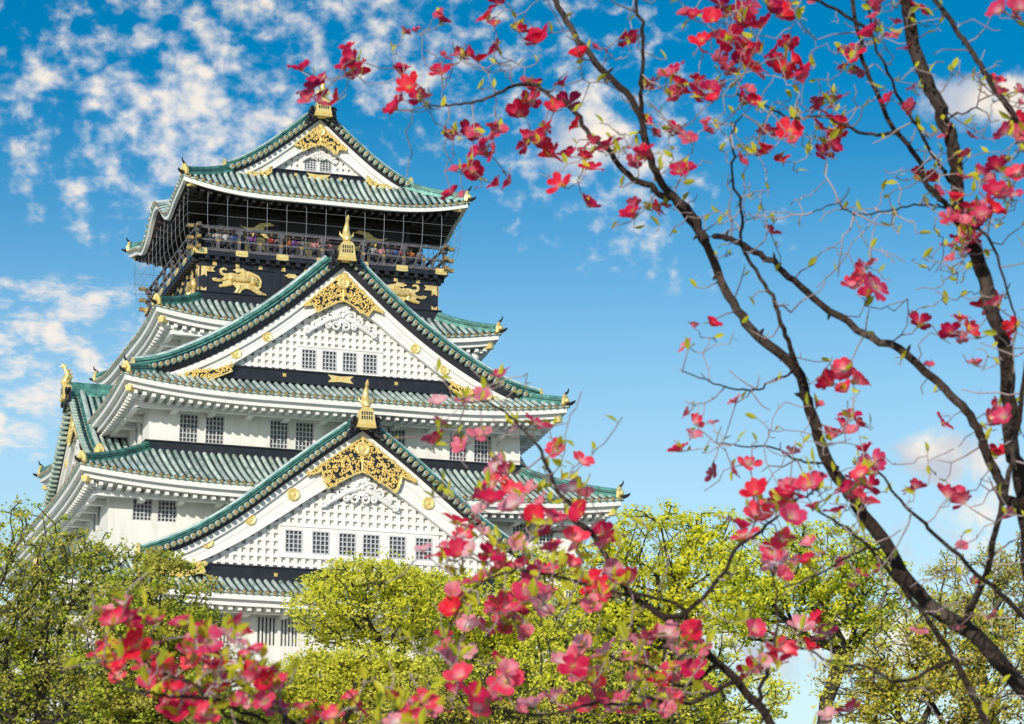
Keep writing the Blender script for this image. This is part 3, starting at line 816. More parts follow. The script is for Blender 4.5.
M['door'] = material('olive_door_panel', (0.16, 0.15, 0.07), 0.6, base2=(0.10, 0.095, 0.05), scale=2)
iw.build('top_storey_wall', [M['interior'], M['darkwood'], M['door']], castle)

rl = MB(); gf = MB()
for k, T in enumerate(SIDES):
    half, n = (8.48, 8.1) if k % 2 == 0 else (8.1, 8.48)
    for z, h, w, ext in ((57.02, 0.20, 0.12, 0.0), (57.72, 0.13, 0.07, 0.35), (58.55, 0.15, 0.08, 0.75)):
        rl.box(-half - ext, half + ext, n - w, n + w, z + 0.003 * k, z + h, 0, T)
    for i, u in enumerate(np.linspace(-half, half, 13)):
        rl.box(u - 0.10, u + 0.10, n - 0.085, n + 0.085, 57.22, 58.55 if i % 2 == 0 else 57.72, 0, T)
        if i % 2 == 0: rl.box(u - 0.22, u + 0.22, n - 0.1, n + 0.1, 58.28, 58.52, 0, T)
rail = rl.build('railing', M['greyrail'], balc)
for k, T in enumerate(SIDES):
    half, n = (8.48, 8.1) if k % 2 == 0 else (8.1, 8.48)
    for i, u in enumerate(np.linspace(-half + 0.25, half - 0.25, 7)):
        g_ = MB(); g_.prism([(u - 0.42, 56.78), (u - 0.25, 56.74), (u + 0.25, 56.74), (u + 0.42, 56.78), (u + 0.38, 57.14), (u - 0.38, 57.14)], T, n + 0.13, n + 0.24, 0)
        g_.box(u - 0.4, u + 0.4, n + 0.24, n + 0.27, 56.88, 57.02, 0, T)
        g_.build('gold_fitting', M['gold'] if k in (0, 3) else M['gold'], balc)
    g_ = MB()
    for u in np.linspace(-half, half, 13)[1:-1]: g_.box(u - 0.12, u + 0.12, n + 0.075, n + 0.10, 57.66, 57.84, 0, T)
    for s in (-1, 1):
        for z in (57.02, 57.70, 58.53): g_.box(s * (half + 0.45) - 0.22, s * (half + 0.45) + 0.22, n - 0.14, n + 0.14, z, z + 0.22, 0, T)
    g_.build('railing_gold_caps', M['oldgold'], rail)

# gilt plates on the black wall
for k, T in enumerate(SIDES):
    if k == 2: continue
    half, n = (8.1, 7.72) if k % 2 == 0 else (7.72, 8.1)
    n += 0.09
    Tn = shift(T, n)
    for u in np.arange(-half + 0.9, half - 0.5, 1.55):
        g_ = MB(); g_.box(u - 0.13, u + 0.13, 0, 0.06, 56.12, 56.36, 0, Tn); g_.box(u - 0.07, u + 0.07, 0.06, 0.09, 56.17, 56.31, 0, Tn)
        g_.build('gold_fitting', M['palegold'], bko)
    for s in (-1, 1):
        u = s * (half - 0.22)
        for z0, d in ((56.03, -1), (53.93, 1)):
            g_ = MB()
            g_.prism([(u - s * 0.72, z0), (u - s * 0.55, z0 + d * 0.16), (u - s * 0.72, z0 + d * 0.34), (u - s * 0.16, z0 + d * 0.34), (u - s * 0.18, z0 + d * 0.70), (u, z0 + d * 0.56), (u + s * 0.21, z0 + d * 0.70), (u + s * 0.21, z0)], Tn, 0, 0.06, 0)
            g_.tube(spiral_pts(Tn, u - s * 0.35, 0.07, z0 + d * 0.2, 0.13, 1, 0, 1), 0.04, 4, 0)
            g_.build('gold_fitting', M['palegold'], bko)
        for uu in (s * 5.5, s * 2.0):
            for z0 in ((55.92,) if abs(uu) > 3 else (55.85, 54.2)):
                g_ = MB(); rr = [0.55, 0.42, 0.5, 0.36]
                g_.prism([(uu + 0.40 * (1 + 0.18 * math.cos(6 * a)) * math.cos(a), z0 + 0.15 * (1 + 0.18 * math.cos(6 * a)) * math.sin(a)) for a in np.arange(30) * PI / 15], Tn, 0, 0.06, 0)
                g_.build('gold_fitting', M['palegold'], bko)

TIGER = [(470,565),(455,560),(446,548),(450,533),(465,527),(479,532),(478,540),(466,537),(458,542),(461,552),(475,553),(500,548),(530,552),(552,541),(575,535),(600,543),(624,553),(636,575),(633,600),(622,612),(640,624),(658,631),(652,641),(630,640),(605,625),(585,615),(565,612),(550,620),(540,635),(522,640),(514,631),(525,615),(510,600),(492,601),(478,612),(450,615),(445,606),(465,597),(460,588),(440,592),(420,588),(414,578),(430,575),(445,582),(460,578)]
def tiger(T, n, uc, zc, mirror, parent, sc=1.0):
    mb = MB(); s = -1 if mirror else 1
    pl = [(uc + s * (x - 540) / 66 * sc, zc - (y - 585) / 64 * sc) for x, y in TIGER]
    if s < 0: pl = pl[::-1]
    Tn = shift(T, n)
    mb.prism(pl, Tn, 0, 0.10, 0)
    # rounded masses of the relief
    q = lambda x, y, h: Tn(uc + s * (x - 540) / 66 * sc, h, zc - (y - 585) / 64 * sc)
    mb.tube([q(478, 575, .05), q(500, 572, .12), q(530, 575, .14), q(560, 572, .15), (q(588, 570, .14))], [0.10, 0.19, 0.20, 0.22, 0.17], 8, 0)
    mb.tube([q(604, 576, .10), q(606, 577, .24)], [0.36, 0.20], 9, 0)
    for L_, r in ((((495, 580), (500, 600), (470, 608), (450, 610)), (0.16, 0.11, 0.08, 0.07)), (((535, 600), (535, 612), (525, 632)), (0.14, 0.10, 0.08)), (((580, 598), (605, 615), (630, 632), (650, 635)), (0.14, 0.11, 0.09, 0.07)), (((480, 575), (455, 584), (425, 582)), (0.13, 0.09, 0.07))):
        mb.tube([q(*p, .08) for p in L_], [x * sc for x in r], 6, 0)
    for dx in (-8, 8): mb.ball(q(604 + dx, 572, .30), 0.055, 1, 6, 4)
    mb.ball(q(606, 588, .30), 0.10, 1, 6, 4)
    for x in (500, 515, 530, 545, 560, 575):
        mb.tube([q(x, 556, .12), q(x + 4, 568, .26), q(x, 582, .30)], 0.025, 4, 1)
    return mb.build('tiger_relief', [M['palegold'], M['oldgold']], parent, smooth=False)
tiger(T_front, 7.74, -5.45, 55.15, False, bko)
tiger(T_front, 7.74, 5.45, 55.15, True, bko)
for T_ in (T_left, T_right):
    tiger(T_, 8.12, 5.0, 55.15, False, bko, 0.9); tiger(T_, 8.12, -5.0, 55.15, True, bko, 0.9)
def crane(T, n, uc, zc, s, parent):
    mb = MB()
    pl = [(-1.15, 0.25), (-0.6, 0.12), (-0.2, 0.18), (0.2, 0.5), (0.9, 0.62), (1.25, 0.42), (0.6, 0.30), (0.45, 0.05), (0.75, -0.35), (0.95, -0.55), (0.55, -0.45), (0.2, -0.15), (-0.1, -0.12), (-0.25, -0.5), (-0.38, -0.12), (-0.7, 0.0)]
    pl = [(uc + s * a, zc + b) for a, b in pl]
    mb.prism(pl if s > 0 else pl[::-1], shift(T, n), 0, 0.10, 0)
    return mb.build('crane_relief', M['palegold'], parent)
wl = [o for o in castle.children if o.name.startswith('top_storey_wall')][0]
for T_ in (T_front,):
    crane(T_, 6.3, -4.1, 59.25, 1, wl); crane(T_, 6.3, 3.9, 59.3, -1, wl)

# safety net: wires from the eave, bowed, down to the balcony edge
nt = MB()
for k, T in enumerate(SIDES):
    half, n = (9.35, 9.05) if k % 2 == 0 else (9.05, 9.35)
    def W(u, i):
        pr_ = [(60.9, 0.0), (60.0, 0.02), (59.2, 0.0), (58.5, -0.05), (57.9, -0.22), (57.3, -0.55), (57.0, -0.8)]
        z, dn = pr_[i]; f = (half + dn) / half
        return T(u * f, n + dn, z)
    for u in np.linspace(-half, half, 15): nt.tube([W(u, i) for i in range(7)], 0.015, 4, 0, cap=False)
    for i in (1, 2, 3): nt.tube([W(u, i) for u in (-half, 0, half)], 0.013, 4, 0, cap=False)
nt.build('safety_net', M['wire'], balc)

# ------------------------------------------------------------------ visitors on the balcony
SK = material('skin', (0.45, 0.28, 0.21), 0.6); HR = material('dark_hair', (0.03, 0.022, 0.02), 0.6); TR = material('navy_trousers', (0.03, 0.035, 0.06), 0.8)
SHIRT = {n: material(n + '_shirt', tuple(0.55 * q for q in c), 0.8) for n, c in (('white', (0.75, 0.75, 0.73)), ('red', (0.55, 0.05, 0.05)), ('orange', (0.70, 0.25, 0.06)), ('purple', (0.25, 0.10, 0.40)), ('yellow', (0.75, 0.60, 0.08)), ('blue', (0.08, 0.16, 0.45)), ('pink', (0.75, 0.35, 0.40)), ('grey', (0.25, 0.25, 0.27)))}
def person_mesh(shirt, arm, look):
    mb = MB(); nseg = 12
    prof = [(0.0, .10, .13), (0.06, .15, .13), (0.45, .13, .10), (0.80, .17, .12), (0.95, .18, .13), (1.12, .155, .11), (1.30, .20, .125), (1.40, .21, .11), (1.45, .13, .09), (1.48, .065, .065), (1.53, .06, .06), (1.57, .075, .09), (1.63, .082, .105), (1.70, .082, .105), (1.75, .068, .085), (1.78, .03, .04)]
    rows = []
    for z, rx, ry in prof:
        dy = 0.0 if z < 0.9 else -0.05 * (z - 0.9)
        rows.append([(rx * math.cos(2 * PI * j / nseg), dy + ry * math.sin(2 * PI * j / nseg), z) for j in range(nseg)])
    for i in range(len(rows) - 1):
        z = prof[i][0]; m = 2 if z < 0.9 else (1 if z < 1.46 else (0 if z < 1.69 else 3))
        mb.grid([rows[i], rows[i + 1]], m, closed=True)
        if 1.55 < z < 1.69: mb.mi[-nseg:] = [3 if 0 <= (j % nseg) < 6 else 0 for j in range(nseg)]
    mb.add(rows[-1], [tuple(range(nseg))], 3)
    for s in (-1, 1):
        hand = (s * 0.2, -0.42, 1.22 + arm * (0.35 if s > 0 else 0))
        elbow = (s * 0.29, -0.16, 1.10)
        mb.tube([(s * 0.18, -0.02, 1.40), elbow], [0.06, 0.045], 7, 1); mb.tube([elbow, (hand[0], hand[1] + 0.08, hand[2])], [0.043, 0.035], 7, 1)
        mb.tube([(hand[0], hand[1] + 0.08, hand[2]), hand, (hand[0], hand[1] - 0.08, hand[2] - 0.02)], [0.034, 0.045, 0.02], 7, 0)
    mb.ball((0, -0.175, 1.63), 0.02, 0, 6, 4)
    for s in (-1, 1): mb.ball((s * 0.03, -0.14, 1.665), 0.012, 3, 6, 4)
    return mb
PM = {}
prs = random.Random(11)
names = list(SHIRT)
spots = [(-7.6, 'grey'), (-7.05, 'white'), (-6.5, 'white'), (-6.0, 'blue'), (-5.3, 'grey'), (-4.75, 'purple'), (-3.35, 'red'), (-2.9, 'grey'), (-2.3, 'orange'), (-1.85, 'purple'), (-1.2, 'grey'), (-0.4, 'pink'), (0.1, 'white'), (0.5, 'pink'), (1.6, 'yellow'), (2.1, 'grey'), (3.1, 'blue'), (3.6, 'white'), (4.2, 'pink'), (4.7, 'grey'), (5.2, 'blue'), (5.7, 'red'), (6.3, 'orange'), (6.9, 'grey')]
place = ['at the left end of', 'near the left corner of', 'left of the left crane on', 'beside the left crane on', 'under the left crane on', 'right of the left crane on', 'left of the middle of', 'left of the gold fish on', 'right of the gold fish on', 'in the middle of', 'left of the right crane on', 'beside the right crane on', 'under the right crane on', 'right of the right crane on', 'near the right corner of']
for i, (x, cn) in enumerate(spots):
    mb = person_mesh(cn, prs.choice((0, 0, 1)), 0)
    o = mb.build('person', [SK, SHIRT[cn], TR, HR], None, smooth=True)
    o.location = (x, -7.62, 56.955); o.rotation_euler = (0, 0, prs.uniform(-0.4, 0.4)); s_ = prs.uniform(0.93, 1.03); o.scale = (s_, s_, s_)
    same = [k for k, q in enumerate(spots) if q[1] == cn]
    if len(same) == 1: lab = 'person in a %s shirt at the top balcony railing' % cn
    else:
        nb = 'beside the person in %s' % spots[i + 1 if i + 1 < len(spots) else i - 1][1]
        lab = 'person in a %s shirt at the top balcony railing, %s along from the left among those in %s' % (cn, ['first', 'second', 'third', 'fourth', 'fifth', 'sixth', 'seventh', 'eighth'][same.index(i)], cn)
        lab = 'person in %s at the balcony railing, %s from the left of those in %s' % (cn, ['first', 'second', 'third', 'fourth', 'fifth', 'sixth', 'seventh'][same.index(i)], cn)
    tag(o, lab, 'person', 'visitors on the top balcony')
# ------------------------------------------------------------------ trees behind the flowering branches
def leaf_mesh(name, C0, N0, size, mats, parent, rng, aspect=0.62, droop=0.0, mi=None):
    """many small leaves: a folded diamond of four corners for each centre and normal"""
    n = len(C0)
    nr = N0 / (np.linalg.norm(N0, axis=1)[:, None] + 1e-9)
    t = rng.normal(size=(n, 3)); t -= nr * (t * nr).sum(1)[:, None]; t /= (np.linalg.norm(t, axis=1)[:, None] + 1e-9)
    b = np.cross(nr, t)
    L = size * rng.uniform(0.65, 1.35, n)[:, None]; Wd = L * aspect
    V = np.empty((n, 4, 3))
    V[:, 0] = C0 - t * L * 0.5
    V[:, 1] = C0 + b * Wd * 0.5 + nr * L * 0.12
    V[:, 2] = C0 + t * L * 0.5
    V[:, 3] = C0 - b * Wd * 0.5 + nr * L * 0.12
    me = bpy.data.meshes.new(name)
    me.vertices.add(4 * n); me.vertices.foreach_set('co', V.reshape(-1))
    me.loops.add(4 * n); me.loops.foreach_set('vertex_index', np.arange(4 * n, dtype=np.int32))
    me.polygons.add(n); me.polygons.foreach_set('loop_start', np.arange(n, dtype=np.int32) * 4); me.polygons.foreach_set('loop_total', np.full(n, 4, dtype=np.int32))
    for m_ in mats: me.materials.append(m_)
    if mi is not None: me.polygons.foreach_set('material_index', mi.astype(np.int32))
    me.update(calc_edges=True)
    o = bpy.data.objects.new(name, me); COL.objects.link(o)
    if parent is not None: o.parent = parent
    return o

def grow(roots, rr, targets, bend=0.25, rng=None, order_from=None, step=0.45, sag=0.0, alpha=0.35):
    """attach each target to the nearest limb already grown; returns the node chains and their load"""
    pos = [np.array(p) for p in roots]; par = [-1] + list(range(len(roots) - 1)); plen = [0.0]
    for i in range(1, len(roots)): plen.append(plen[-1] + np.linalg.norm(pos[i] - pos[i - 1]))
    T = np.array(targets); o0 = np.array(roots[-1] if order_from is None else order_from)
    order = np.argsort(np.linalg.norm(T - o0, axis=1))
    tips = {}
    for i in order:
        P = np.array(pos); d = np.linalg.norm(P - T[i], axis=1) + alpha * np.array(plen)
        d[:max(0, len(roots) - 4)] += 50
        j = int(np.argmin(d)); a = pos[j]; D = np.linalg.norm(T[i] - a); k = max(1, int(D / step))
        if par[j] >= 0: dirn = a - pos[par[j]]; dirn = dirn / (np.linalg.norm(dirn) + 1e-9)
        else: dirn = np.array([0, 0, 1.0])
        c = a + dirn * D * bend + (T[i] - a) * 0.4
        last = j
        for q in range(1, k + 1):
            t = q / k; p = (1 - t)**2 * a + 2 * t * (1 - t) * c + t * t * T[i]
            if q < k: p = p + rng.normal(size=3) * 0.05 * D / k
            pos.append(p); par.append(last); plen.append(plen[last] + np.linalg.norm(p - pos[last])); last = len(pos) - 1
        tips[int(i)] = last
    load = np.zeros(len(pos))
    for i in tips.values(): load[i] += 1
    for i in range(len(pos) - 1, 0, -1): load[par[i]] += load[i]
    return pos, par, load, tips

def limbs(mb, pos, par, load, r0, rmin, m=0, power=0.5, nside=5):
    mx = load.max(); rad = np.maximum(rmin, r0 * (load / mx) ** power)
    kids = {}
    for i, p in enumerate(par): kids.setdefault(p, []).append(i)
    starts = [(-1, 0)]
    while starts:
        p, i = starts.pop()
        chain = [p, i] if p >= 0 else [i]
        while True:
            ks = kids.get(chain[-1], [])
            if not ks: break
            best = max(ks, key=lambda k: load[k])
            for k in ks:
                if k != best: starts.append((chain[-1], k))
            chain.append(best)
        if len(chain) < 2: continue
        rr = rad[chain].copy()
        if p >= 0: rr[0] = min(rad[p], rr[1] * 1.25)
        mb.tube([pos[c] for c in chain], rr, nside if rr.max() < 0.05 else 7, m, cap=False)

M['bark'] = material('dark_bark', (0.055, 0.042, 0.032), 0.85, base2=(0.025, 0.02, 0.017), scale=3, bump=0.5, bscale=8)
M['leaf_olive'] = material('olive_young_leaves', (0.52, 0.49, 0.09), 0.5, island=0.28, transl=0.45, spec=0.25)
M['leaf_lime'] = material('lime_young_leaves', (0.88, 0.87, 0.07), 0.5, island=0.2, transl=0.55, spec=0.25)
M['leaf_yellow'] = material('yellow_green_leaves', (0.80, 0.78, 0.10), 0.5, island=0.22, transl=0.48, spec=0.25)
M['leaf_green'] = material('fresh_green_leaves', (0.52, 0.60, 0.06), 0.5, island=0.25, transl=0.48, spec=0.25)
M['leaf_russet'] = material('russet_olive_leaves', (0.56, 0.48, 0.09), 0.55, island=0.35, transl=0.42, spec=0.25)

def tree(label, D, blobs, base_px, leaf, seed, nclump=420, per=75, leaf_size=0.13, clump_r=0.42, r0=0.22, group='park trees below the castle', bare=0.0, shell=0.55, depth=1.0, name='park_tree', cat='tree', rmin=0.016, mat2=None):
    rg = np.random.default_rng(seed)
    k = D / F_PX
    nclump = int(nclump * 0.8); per = int(per * 0.50); clump_r *= 0.80; leaf_size *= 0.82
    cs = []; wsum = sum(b[2] * b[3] for b in blobs)
    for (px, py, rx, ry) in blobs:
        c = at(px, py, D + rg.uniform(-0.5, 0.5) * rx * k * depth)
        n = max(8, int(nclump * rx * ry / wsum))
        d = rg.normal(size=(n, 3)); d /= np.linalg.norm(d, axis=1)[:, None]
        r = rg.uniform(0, 1, n) ** (1 / 3.0); r = shell + (1 - shell) * r if shell > 0 else r
        r *= rg.uniform(0.82, 1.10, n)
        q = d * r[:, None]
        cs.append(c + q[:, :1] * RV * rx * k + q[:, 1:2] * np.array([FV[0], FV[1], 0]) / np.hypot(FV[0], FV[1]) * (rx * k * depth) + q[:, 2:3] * np.array([0, 0, 1.0]) * ry * k)
    T = np.concatenate(cs)
    fork = at(base_px[0], base_px[1], D)
    foot = np.array([fork[0] + rg.uniform(-0.5, 0.5), fork[1] + rg.uniform(-0.5, 0.5), 0.0])
    nroot = 9
    roots = [foot + (fork - foot) * t + np.array([math.sin(t * 5 + seed) * 0.18, math.cos(t * 4 + seed) * 0.15, 0]) * t * (1 - t) * 3 for t in np.linspace(0, 1, nroot)]
    pos, par, load, tips = grow(roots, None, T, 0.28, rg, step=0.5)
    root = empty(name, tuple(foot))
    tag(root, label, cat, group)
    def loc(mb):
        mb.v = [v - foot for v in mb.v]; return mb
    mb = MB(); limbs(mb, pos, par, load, r0, rmin)
    loc(mb).build('trunk', M['bark'], root, smooth=True)
    # leaf sprays round the twig ends
    P = np.array(pos); tipi = np.array(list(tips.values()))
    keep = tipi[rg.uniform(size=len(tipi)) > bare]
    m = len(keep) * per
    idx = np.repeat(keep, per)
    off = rg.normal(size=(m, 3)); off /= np.linalg.norm(off, axis=1)[:, None]
    sq = rg.uniform(0.6, 1.3, len(keep)).repeat(per)
    off = off * (rg.uniform(0, 1, m) ** 0.45 * clump_r * sq)[:, None] * np.array([1, 1, 0.62])
    Cn = P[idx] + off - foot
    Nn = rg.normal(size=(m, 3)) + np.array([0, 0, 1.0]) + off / clump_r * 0.5 + np.array(SUN_DIR) * 1.0
    mats = [M[leaf], M[mat2 or leaf]]
    mi = (rg.uniform(size=len(keep)) < 0.35).repeat(per)
    leaf_mesh('crown', Cn, Nn, leaf_size, mats, root, rg, mi=mi)
    return root

tree('large olive green tree with dense fine leaves at the left edge, under the castle corner', 78,
     [(15, 580, 85, 78), (75, 625, 95, 95), (-30, 650, 90, 110), (70, 700, 110, 70), (120, 575, 55, 35)], (40, 775), 'leaf_olive', 1, nclump=1700, per=46, leaf_size=0.125, clump_r=0.36, r0=0.30, shell=0.35, mat2='leaf_green')
tree('olive green tree with drooping outer twigs, before the lower castle wall', 70,
     [(155, 600, 58, 52), (185, 650, 50, 50), (130, 660, 70, 70), (165, 700, 80, 50), (215, 705, 45, 35)], (150, 790), 'leaf_olive', 2, nclump=1000, per=80, leaf_size=0.125, clump_r=0.36, r0=0.22, shell=0.4, mat2='leaf_green')
tree('round yellow green tree in front of the lowest castle roof, below the big white gable', 92,
     [(370, 605, 72, 44), (330, 612, 44, 38), (420, 610, 42, 40), (375, 580, 55, 24)], (388, 665), 'leaf_yellow', 3, nclump=800, per=52, leaf_size=0.14, clump_r=0.42, r0=0.20, shell=0.5, bare=0.05, mat2='leaf_lime')
tree('low pale yellow green tree in front of the white wall, at the bottom centre', 74,
     [(330, 695, 70, 45), (395, 690, 55, 40), (290, 700, 40, 35), (350, 668, 60, 20)], (345, 775), 'leaf_yellow', 4, nclump=820, per=80, leaf_size=0.115, clump_r=0.36, r0=0.16, shell=0.4, bare=0.08)
tree('yellow green tree standing between the castle gable and the bright lime tree', 96,
     [(500, 610, 60, 50), (470, 640, 55, 55), (540, 600, 50, 55), (520, 670, 80, 60), (440, 600, 40, 30)], (510, 760), 'leaf_lime', 5, nclump=950, per=60, leaf_size=0.155, clump_r=0.45, r0=0.24, shell=0.4, mat2='leaf_yellow')
tree('bright lime green tree with open branching, right of the castle', 84,
     [(655, 545, 62, 42), (610, 580, 45, 50), (700, 575, 45, 45), (640, 610, 70, 45), (715, 535, 35, 30), (690, 640, 60, 40)], (665, 760), 'leaf_lime', 6, nclump=950, per=52, leaf_size=0.14, clump_r=0.38, r0=0.24, shell=0.35, bare=0.12)
tree('tall green tree with several dark trunks and sky showing beneath its crown', 80,
     [(770, 570, 55, 42), (830, 560, 60, 45), (870, 590, 50, 45), (790, 610, 70, 35), (850, 625, 40, 30), (740, 600, 40, 45)], (815, 770), 'leaf_lime', 7, nclump=1000, per=56, leaf_size=0.13, clump_r=0.36, r0=0.20, shell=0.35, bare=0.08, mat2='leaf_green')
tree('russet olive tree with sparse leaves and many thin stems at the lower right', 66,
     [(900, 665, 55, 50), (950, 640, 50, 50), (860, 690, 50, 40), (1000, 680, 50, 60), (930, 705, 80, 30)], (925, 800), 'leaf_russet', 8, nclump=950, per=56, leaf_size=0.10, clump_r=0.32, r0=0.15, shell=0.3, bare=0.12, mat2='leaf_yellow')
tree('light green tree at the far right edge, behind the russet one', 100,
     [(980, 590, 65, 45), (1040, 600, 60, 70), (960, 640, 50, 50)], (1000, 770), 'leaf_olive', 9, nclump=600, per=50, leaf_size=0.14, clump_r=0.42, r0=0.22, shell=0.35, bare=0.15, mat2='leaf_russet')
tree('brown twiggy shrub tree with few yellow leaves at the bottom, right of the pale one', 64,
     [(430, 705, 50, 35), (480, 690, 45, 40), (520, 715, 50, 30), (400, 715, 40, 22)], (455, 790), 'leaf_russet', 10, nclump=520, per=50, leaf_size=0.085, clump_r=0.30, r0=0.13, shell=0.3, bare=0.25, mat2='leaf_yellow')
tree('lime and gold tree behind the pink blossoms at the bottom, below the bright lime tree', 72,
     [(600, 690, 70, 50), (680, 700, 60, 40), (560, 650, 40, 45), (745, 700, 50, 35)], (630, 800), 'leaf_yellow', 11, nclump=620, per=50, leaf_size=0.115, clump_r=0.36, r0=0.18, shell=0.35, bare=0.1, mat2='leaf_lime')
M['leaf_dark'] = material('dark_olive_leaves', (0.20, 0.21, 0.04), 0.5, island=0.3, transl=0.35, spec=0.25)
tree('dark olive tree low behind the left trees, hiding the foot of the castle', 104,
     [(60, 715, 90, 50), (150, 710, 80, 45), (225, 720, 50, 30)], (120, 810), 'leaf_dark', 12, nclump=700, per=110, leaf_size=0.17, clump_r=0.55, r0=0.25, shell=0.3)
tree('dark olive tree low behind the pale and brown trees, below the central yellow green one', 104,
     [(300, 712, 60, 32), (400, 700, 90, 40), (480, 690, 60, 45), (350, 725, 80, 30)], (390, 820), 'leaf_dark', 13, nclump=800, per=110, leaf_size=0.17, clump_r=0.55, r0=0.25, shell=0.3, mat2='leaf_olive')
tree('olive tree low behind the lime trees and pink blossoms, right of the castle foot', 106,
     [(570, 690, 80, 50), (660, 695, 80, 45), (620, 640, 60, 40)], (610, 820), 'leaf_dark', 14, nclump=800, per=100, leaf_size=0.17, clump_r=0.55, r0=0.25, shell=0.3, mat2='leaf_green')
# ------------------------------------------------------------------ flowering dogwoods in the foreground
M['dogbark'] = material('dogwood_bark', (0.042, 0.028, 0.022), 0.85, base2=(0.13, 0.105, 0.09), scale=7, lo=0.50, hi=0.72, bump=0.9, bscale=60, stretch=(1, 1, 0.5), spec=0.2)
M['twigbark'] = material('dogwood_twig_bark', (0.46, 0.38, 0.38), 0.8, base2=(0.16, 0.105, 0.095), scale=5, spec=0.2)
M['dogleaf'] = material('dogwood_young_leaf', (0.62, 0.62, 0.04), 0.45, island=0.25, transl=0.5, spec=0.3)
M['dogheart'] = material('dogwood_flower_heart', (0.60, 0.55, 0.10), 0.6, base2=(0.35, 0.22, 0.06), scale=30)

def bract_material(name, deep, pale, heart):
    m = bpy.data.materials.new(name); m.use_nodes = True
    N, L = m.node_tree.nodes, m.node_tree.links; N.clear()
    tcn = N.new('ShaderNodeTexCoord'); ln = N.new('ShaderNodeVectorMath'); ln.operation = 'LENGTH'; L.new(tcn.outputs['Object'], ln.inputs[0])
    nz = N.new('ShaderNodeTexNoise'); L.new(tcn.outputs['Object'], nz.inputs['Vector']); nz.inputs['Scale'].default_value = 2.2; nz.inputs['Detail'].default_value = 4
    ad = N.new('ShaderNodeMath'); ad.operation = 'MULTIPLY_ADD'; L.new(nz.outputs['Fac'], ad.inputs[0]); ad.inputs[1].default_value = 0.55; L.new(ln.outputs['Value'], ad.inputs[2])
    rp = N.new('ShaderNodeValToRGB'); L.new(ad.outputs[0], rp.inputs[0])
    e = rp.color_ramp.elements
    e[0].position = 0.30; e[0].color = (*heart, 1); e[1].position = 0.60; e[1].color = (*pale, 1)
    x = e.new(0.92); x.color = (*deep, 1)
    oi = N.new('ShaderNodeObjectInfo'); hs = N.new('ShaderNodeHueSaturation'); L.new(rp.outputs[0], hs.inputs['Color'])
    mr = N.new('ShaderNodeMapRange'); L.new(oi.outputs['Random'], mr.inputs[0]); mr.inputs[3].default_value = 0.85; mr.inputs[4].default_value = 1.3; L.new(mr.outputs[0], hs.inputs['Value'])
    mr2 = N.new('ShaderNodeMapRange'); L.new(oi.outputs['Random'], mr2.inputs[0]); mr2.inputs[3].default_value = 0.486; mr2.inputs[4].default_value = 0.504; L.new(mr2.outputs[0], hs.inputs['Hue'])
    p = N.new('ShaderNodeBsdfPrincipled'); L.new(hs.outputs[0], p.inputs['Base Color']); p.inputs['Roughness'].default_value = 0.5; p.inputs['Specular IOR Level'].default_value = 0.25
    t = N.new('ShaderNodeBsdfTranslucent'); L.new(hs.outputs[0], t.inputs['Color'])
    ms = N.new('ShaderNodeMixShader'); ms.inputs[0].default_value = 0.55; L.new(p.outputs[0], ms.inputs[1]); L.new(t.outputs[0], ms.inputs[2])
    out = N.new('ShaderNodeOutputMaterial'); L.new(ms.outputs[0], out.inputs[0])
    return m
M['bract_red'] = bract_material('crimson_shaded_bract', (0.78, 0.02, 0.06), (0.90, 0.07, 0.12), (0.72, 0.35, 0.12))  # deeper red: blooms in shade, the shade put into the colour
M['bract_pink'] = bract_material('pink_sunlit_bract', (0.96, 0.07, 0.13), (0.98, 0.34, 0.38), (0.9, 0.68, 0.45))  # lighter pink: blooms in the sun, sunlight put into the colour
M['bract_pale'] = bract_material('pale_pink_bract', (0.97, 0.34, 0.40), (0.98, 0.74, 0.73), (0.9, 0.75, 0.55))

def flower_mesh(seed, kind, cup, nb=4):
    """four broad notched bracts round a small yellow-green head, radius 1"""
    r = random.Random(seed); mb = MB()
    for b in range(nb):
        a0 = b * 2 * PI / nb + r.uniform(-0.22, 0.22); ln = r.uniform(0.88, 1.12); cp = cup + r.uniform(-0.22, 0.22); wd = r.uniform(0.42, 0.56); twist = r.uniform(-0.4, 0.4)
        if kind == 'bud': wd *= 0.8
        rows = []
        for i in range(8):
            t = i / 7.0
            ang = cp * (1.0 - 0.55 * t) - 0.30 * t * t       # rises, then the tip rolls back
            rr = sum(math.cos(cp * (1 - 0.55 * q / 7.0) - 0.30 * (q / 7.0)**2) for q in range(i)) / 7.0 * ln
            hh = sum(math.sin(cp * (1 - 0.55 * q / 7.0) - 0.30 * (q / 7.0)**2) for q in range(i)) / 7.0 * ln
            w = wd * math.sin(PI * (0.05 + 0.78 * t ** 1.2)) if t < 0.999 else wd * 0.40
            row = []
            for j in range(7):
                s = (j - 3) / 3.0
                notch = 0.13 * (1 - abs(s)) ** 2 * (t ** 6) * ln
                side = s * w; up = 0.16 * w * s * s * (1 - 0.4 * t) + 0.05 * math.sin(7 * t + 3 * s + seed) * t + twist * 0.16 * s * t
                rad = 0.06 + rr - notch * math.cos(cp); hz = hh + up - notch * math.sin(cp)
                row.append((rad * math.cos(a0) - side * math.sin(a0), rad * math.sin(a0) + side * math.cos(a0), hz))
            rows.append(row)
        mb.grid(rows, 0)
    for i in range(7):
        mb.ball((0.06 * math.cos(i * 2.4), 0.06 * math.sin(i * 2.4), 0.07 + 0.02 * (i % 3)), 0.05, 1, 6, 4)
    return mb

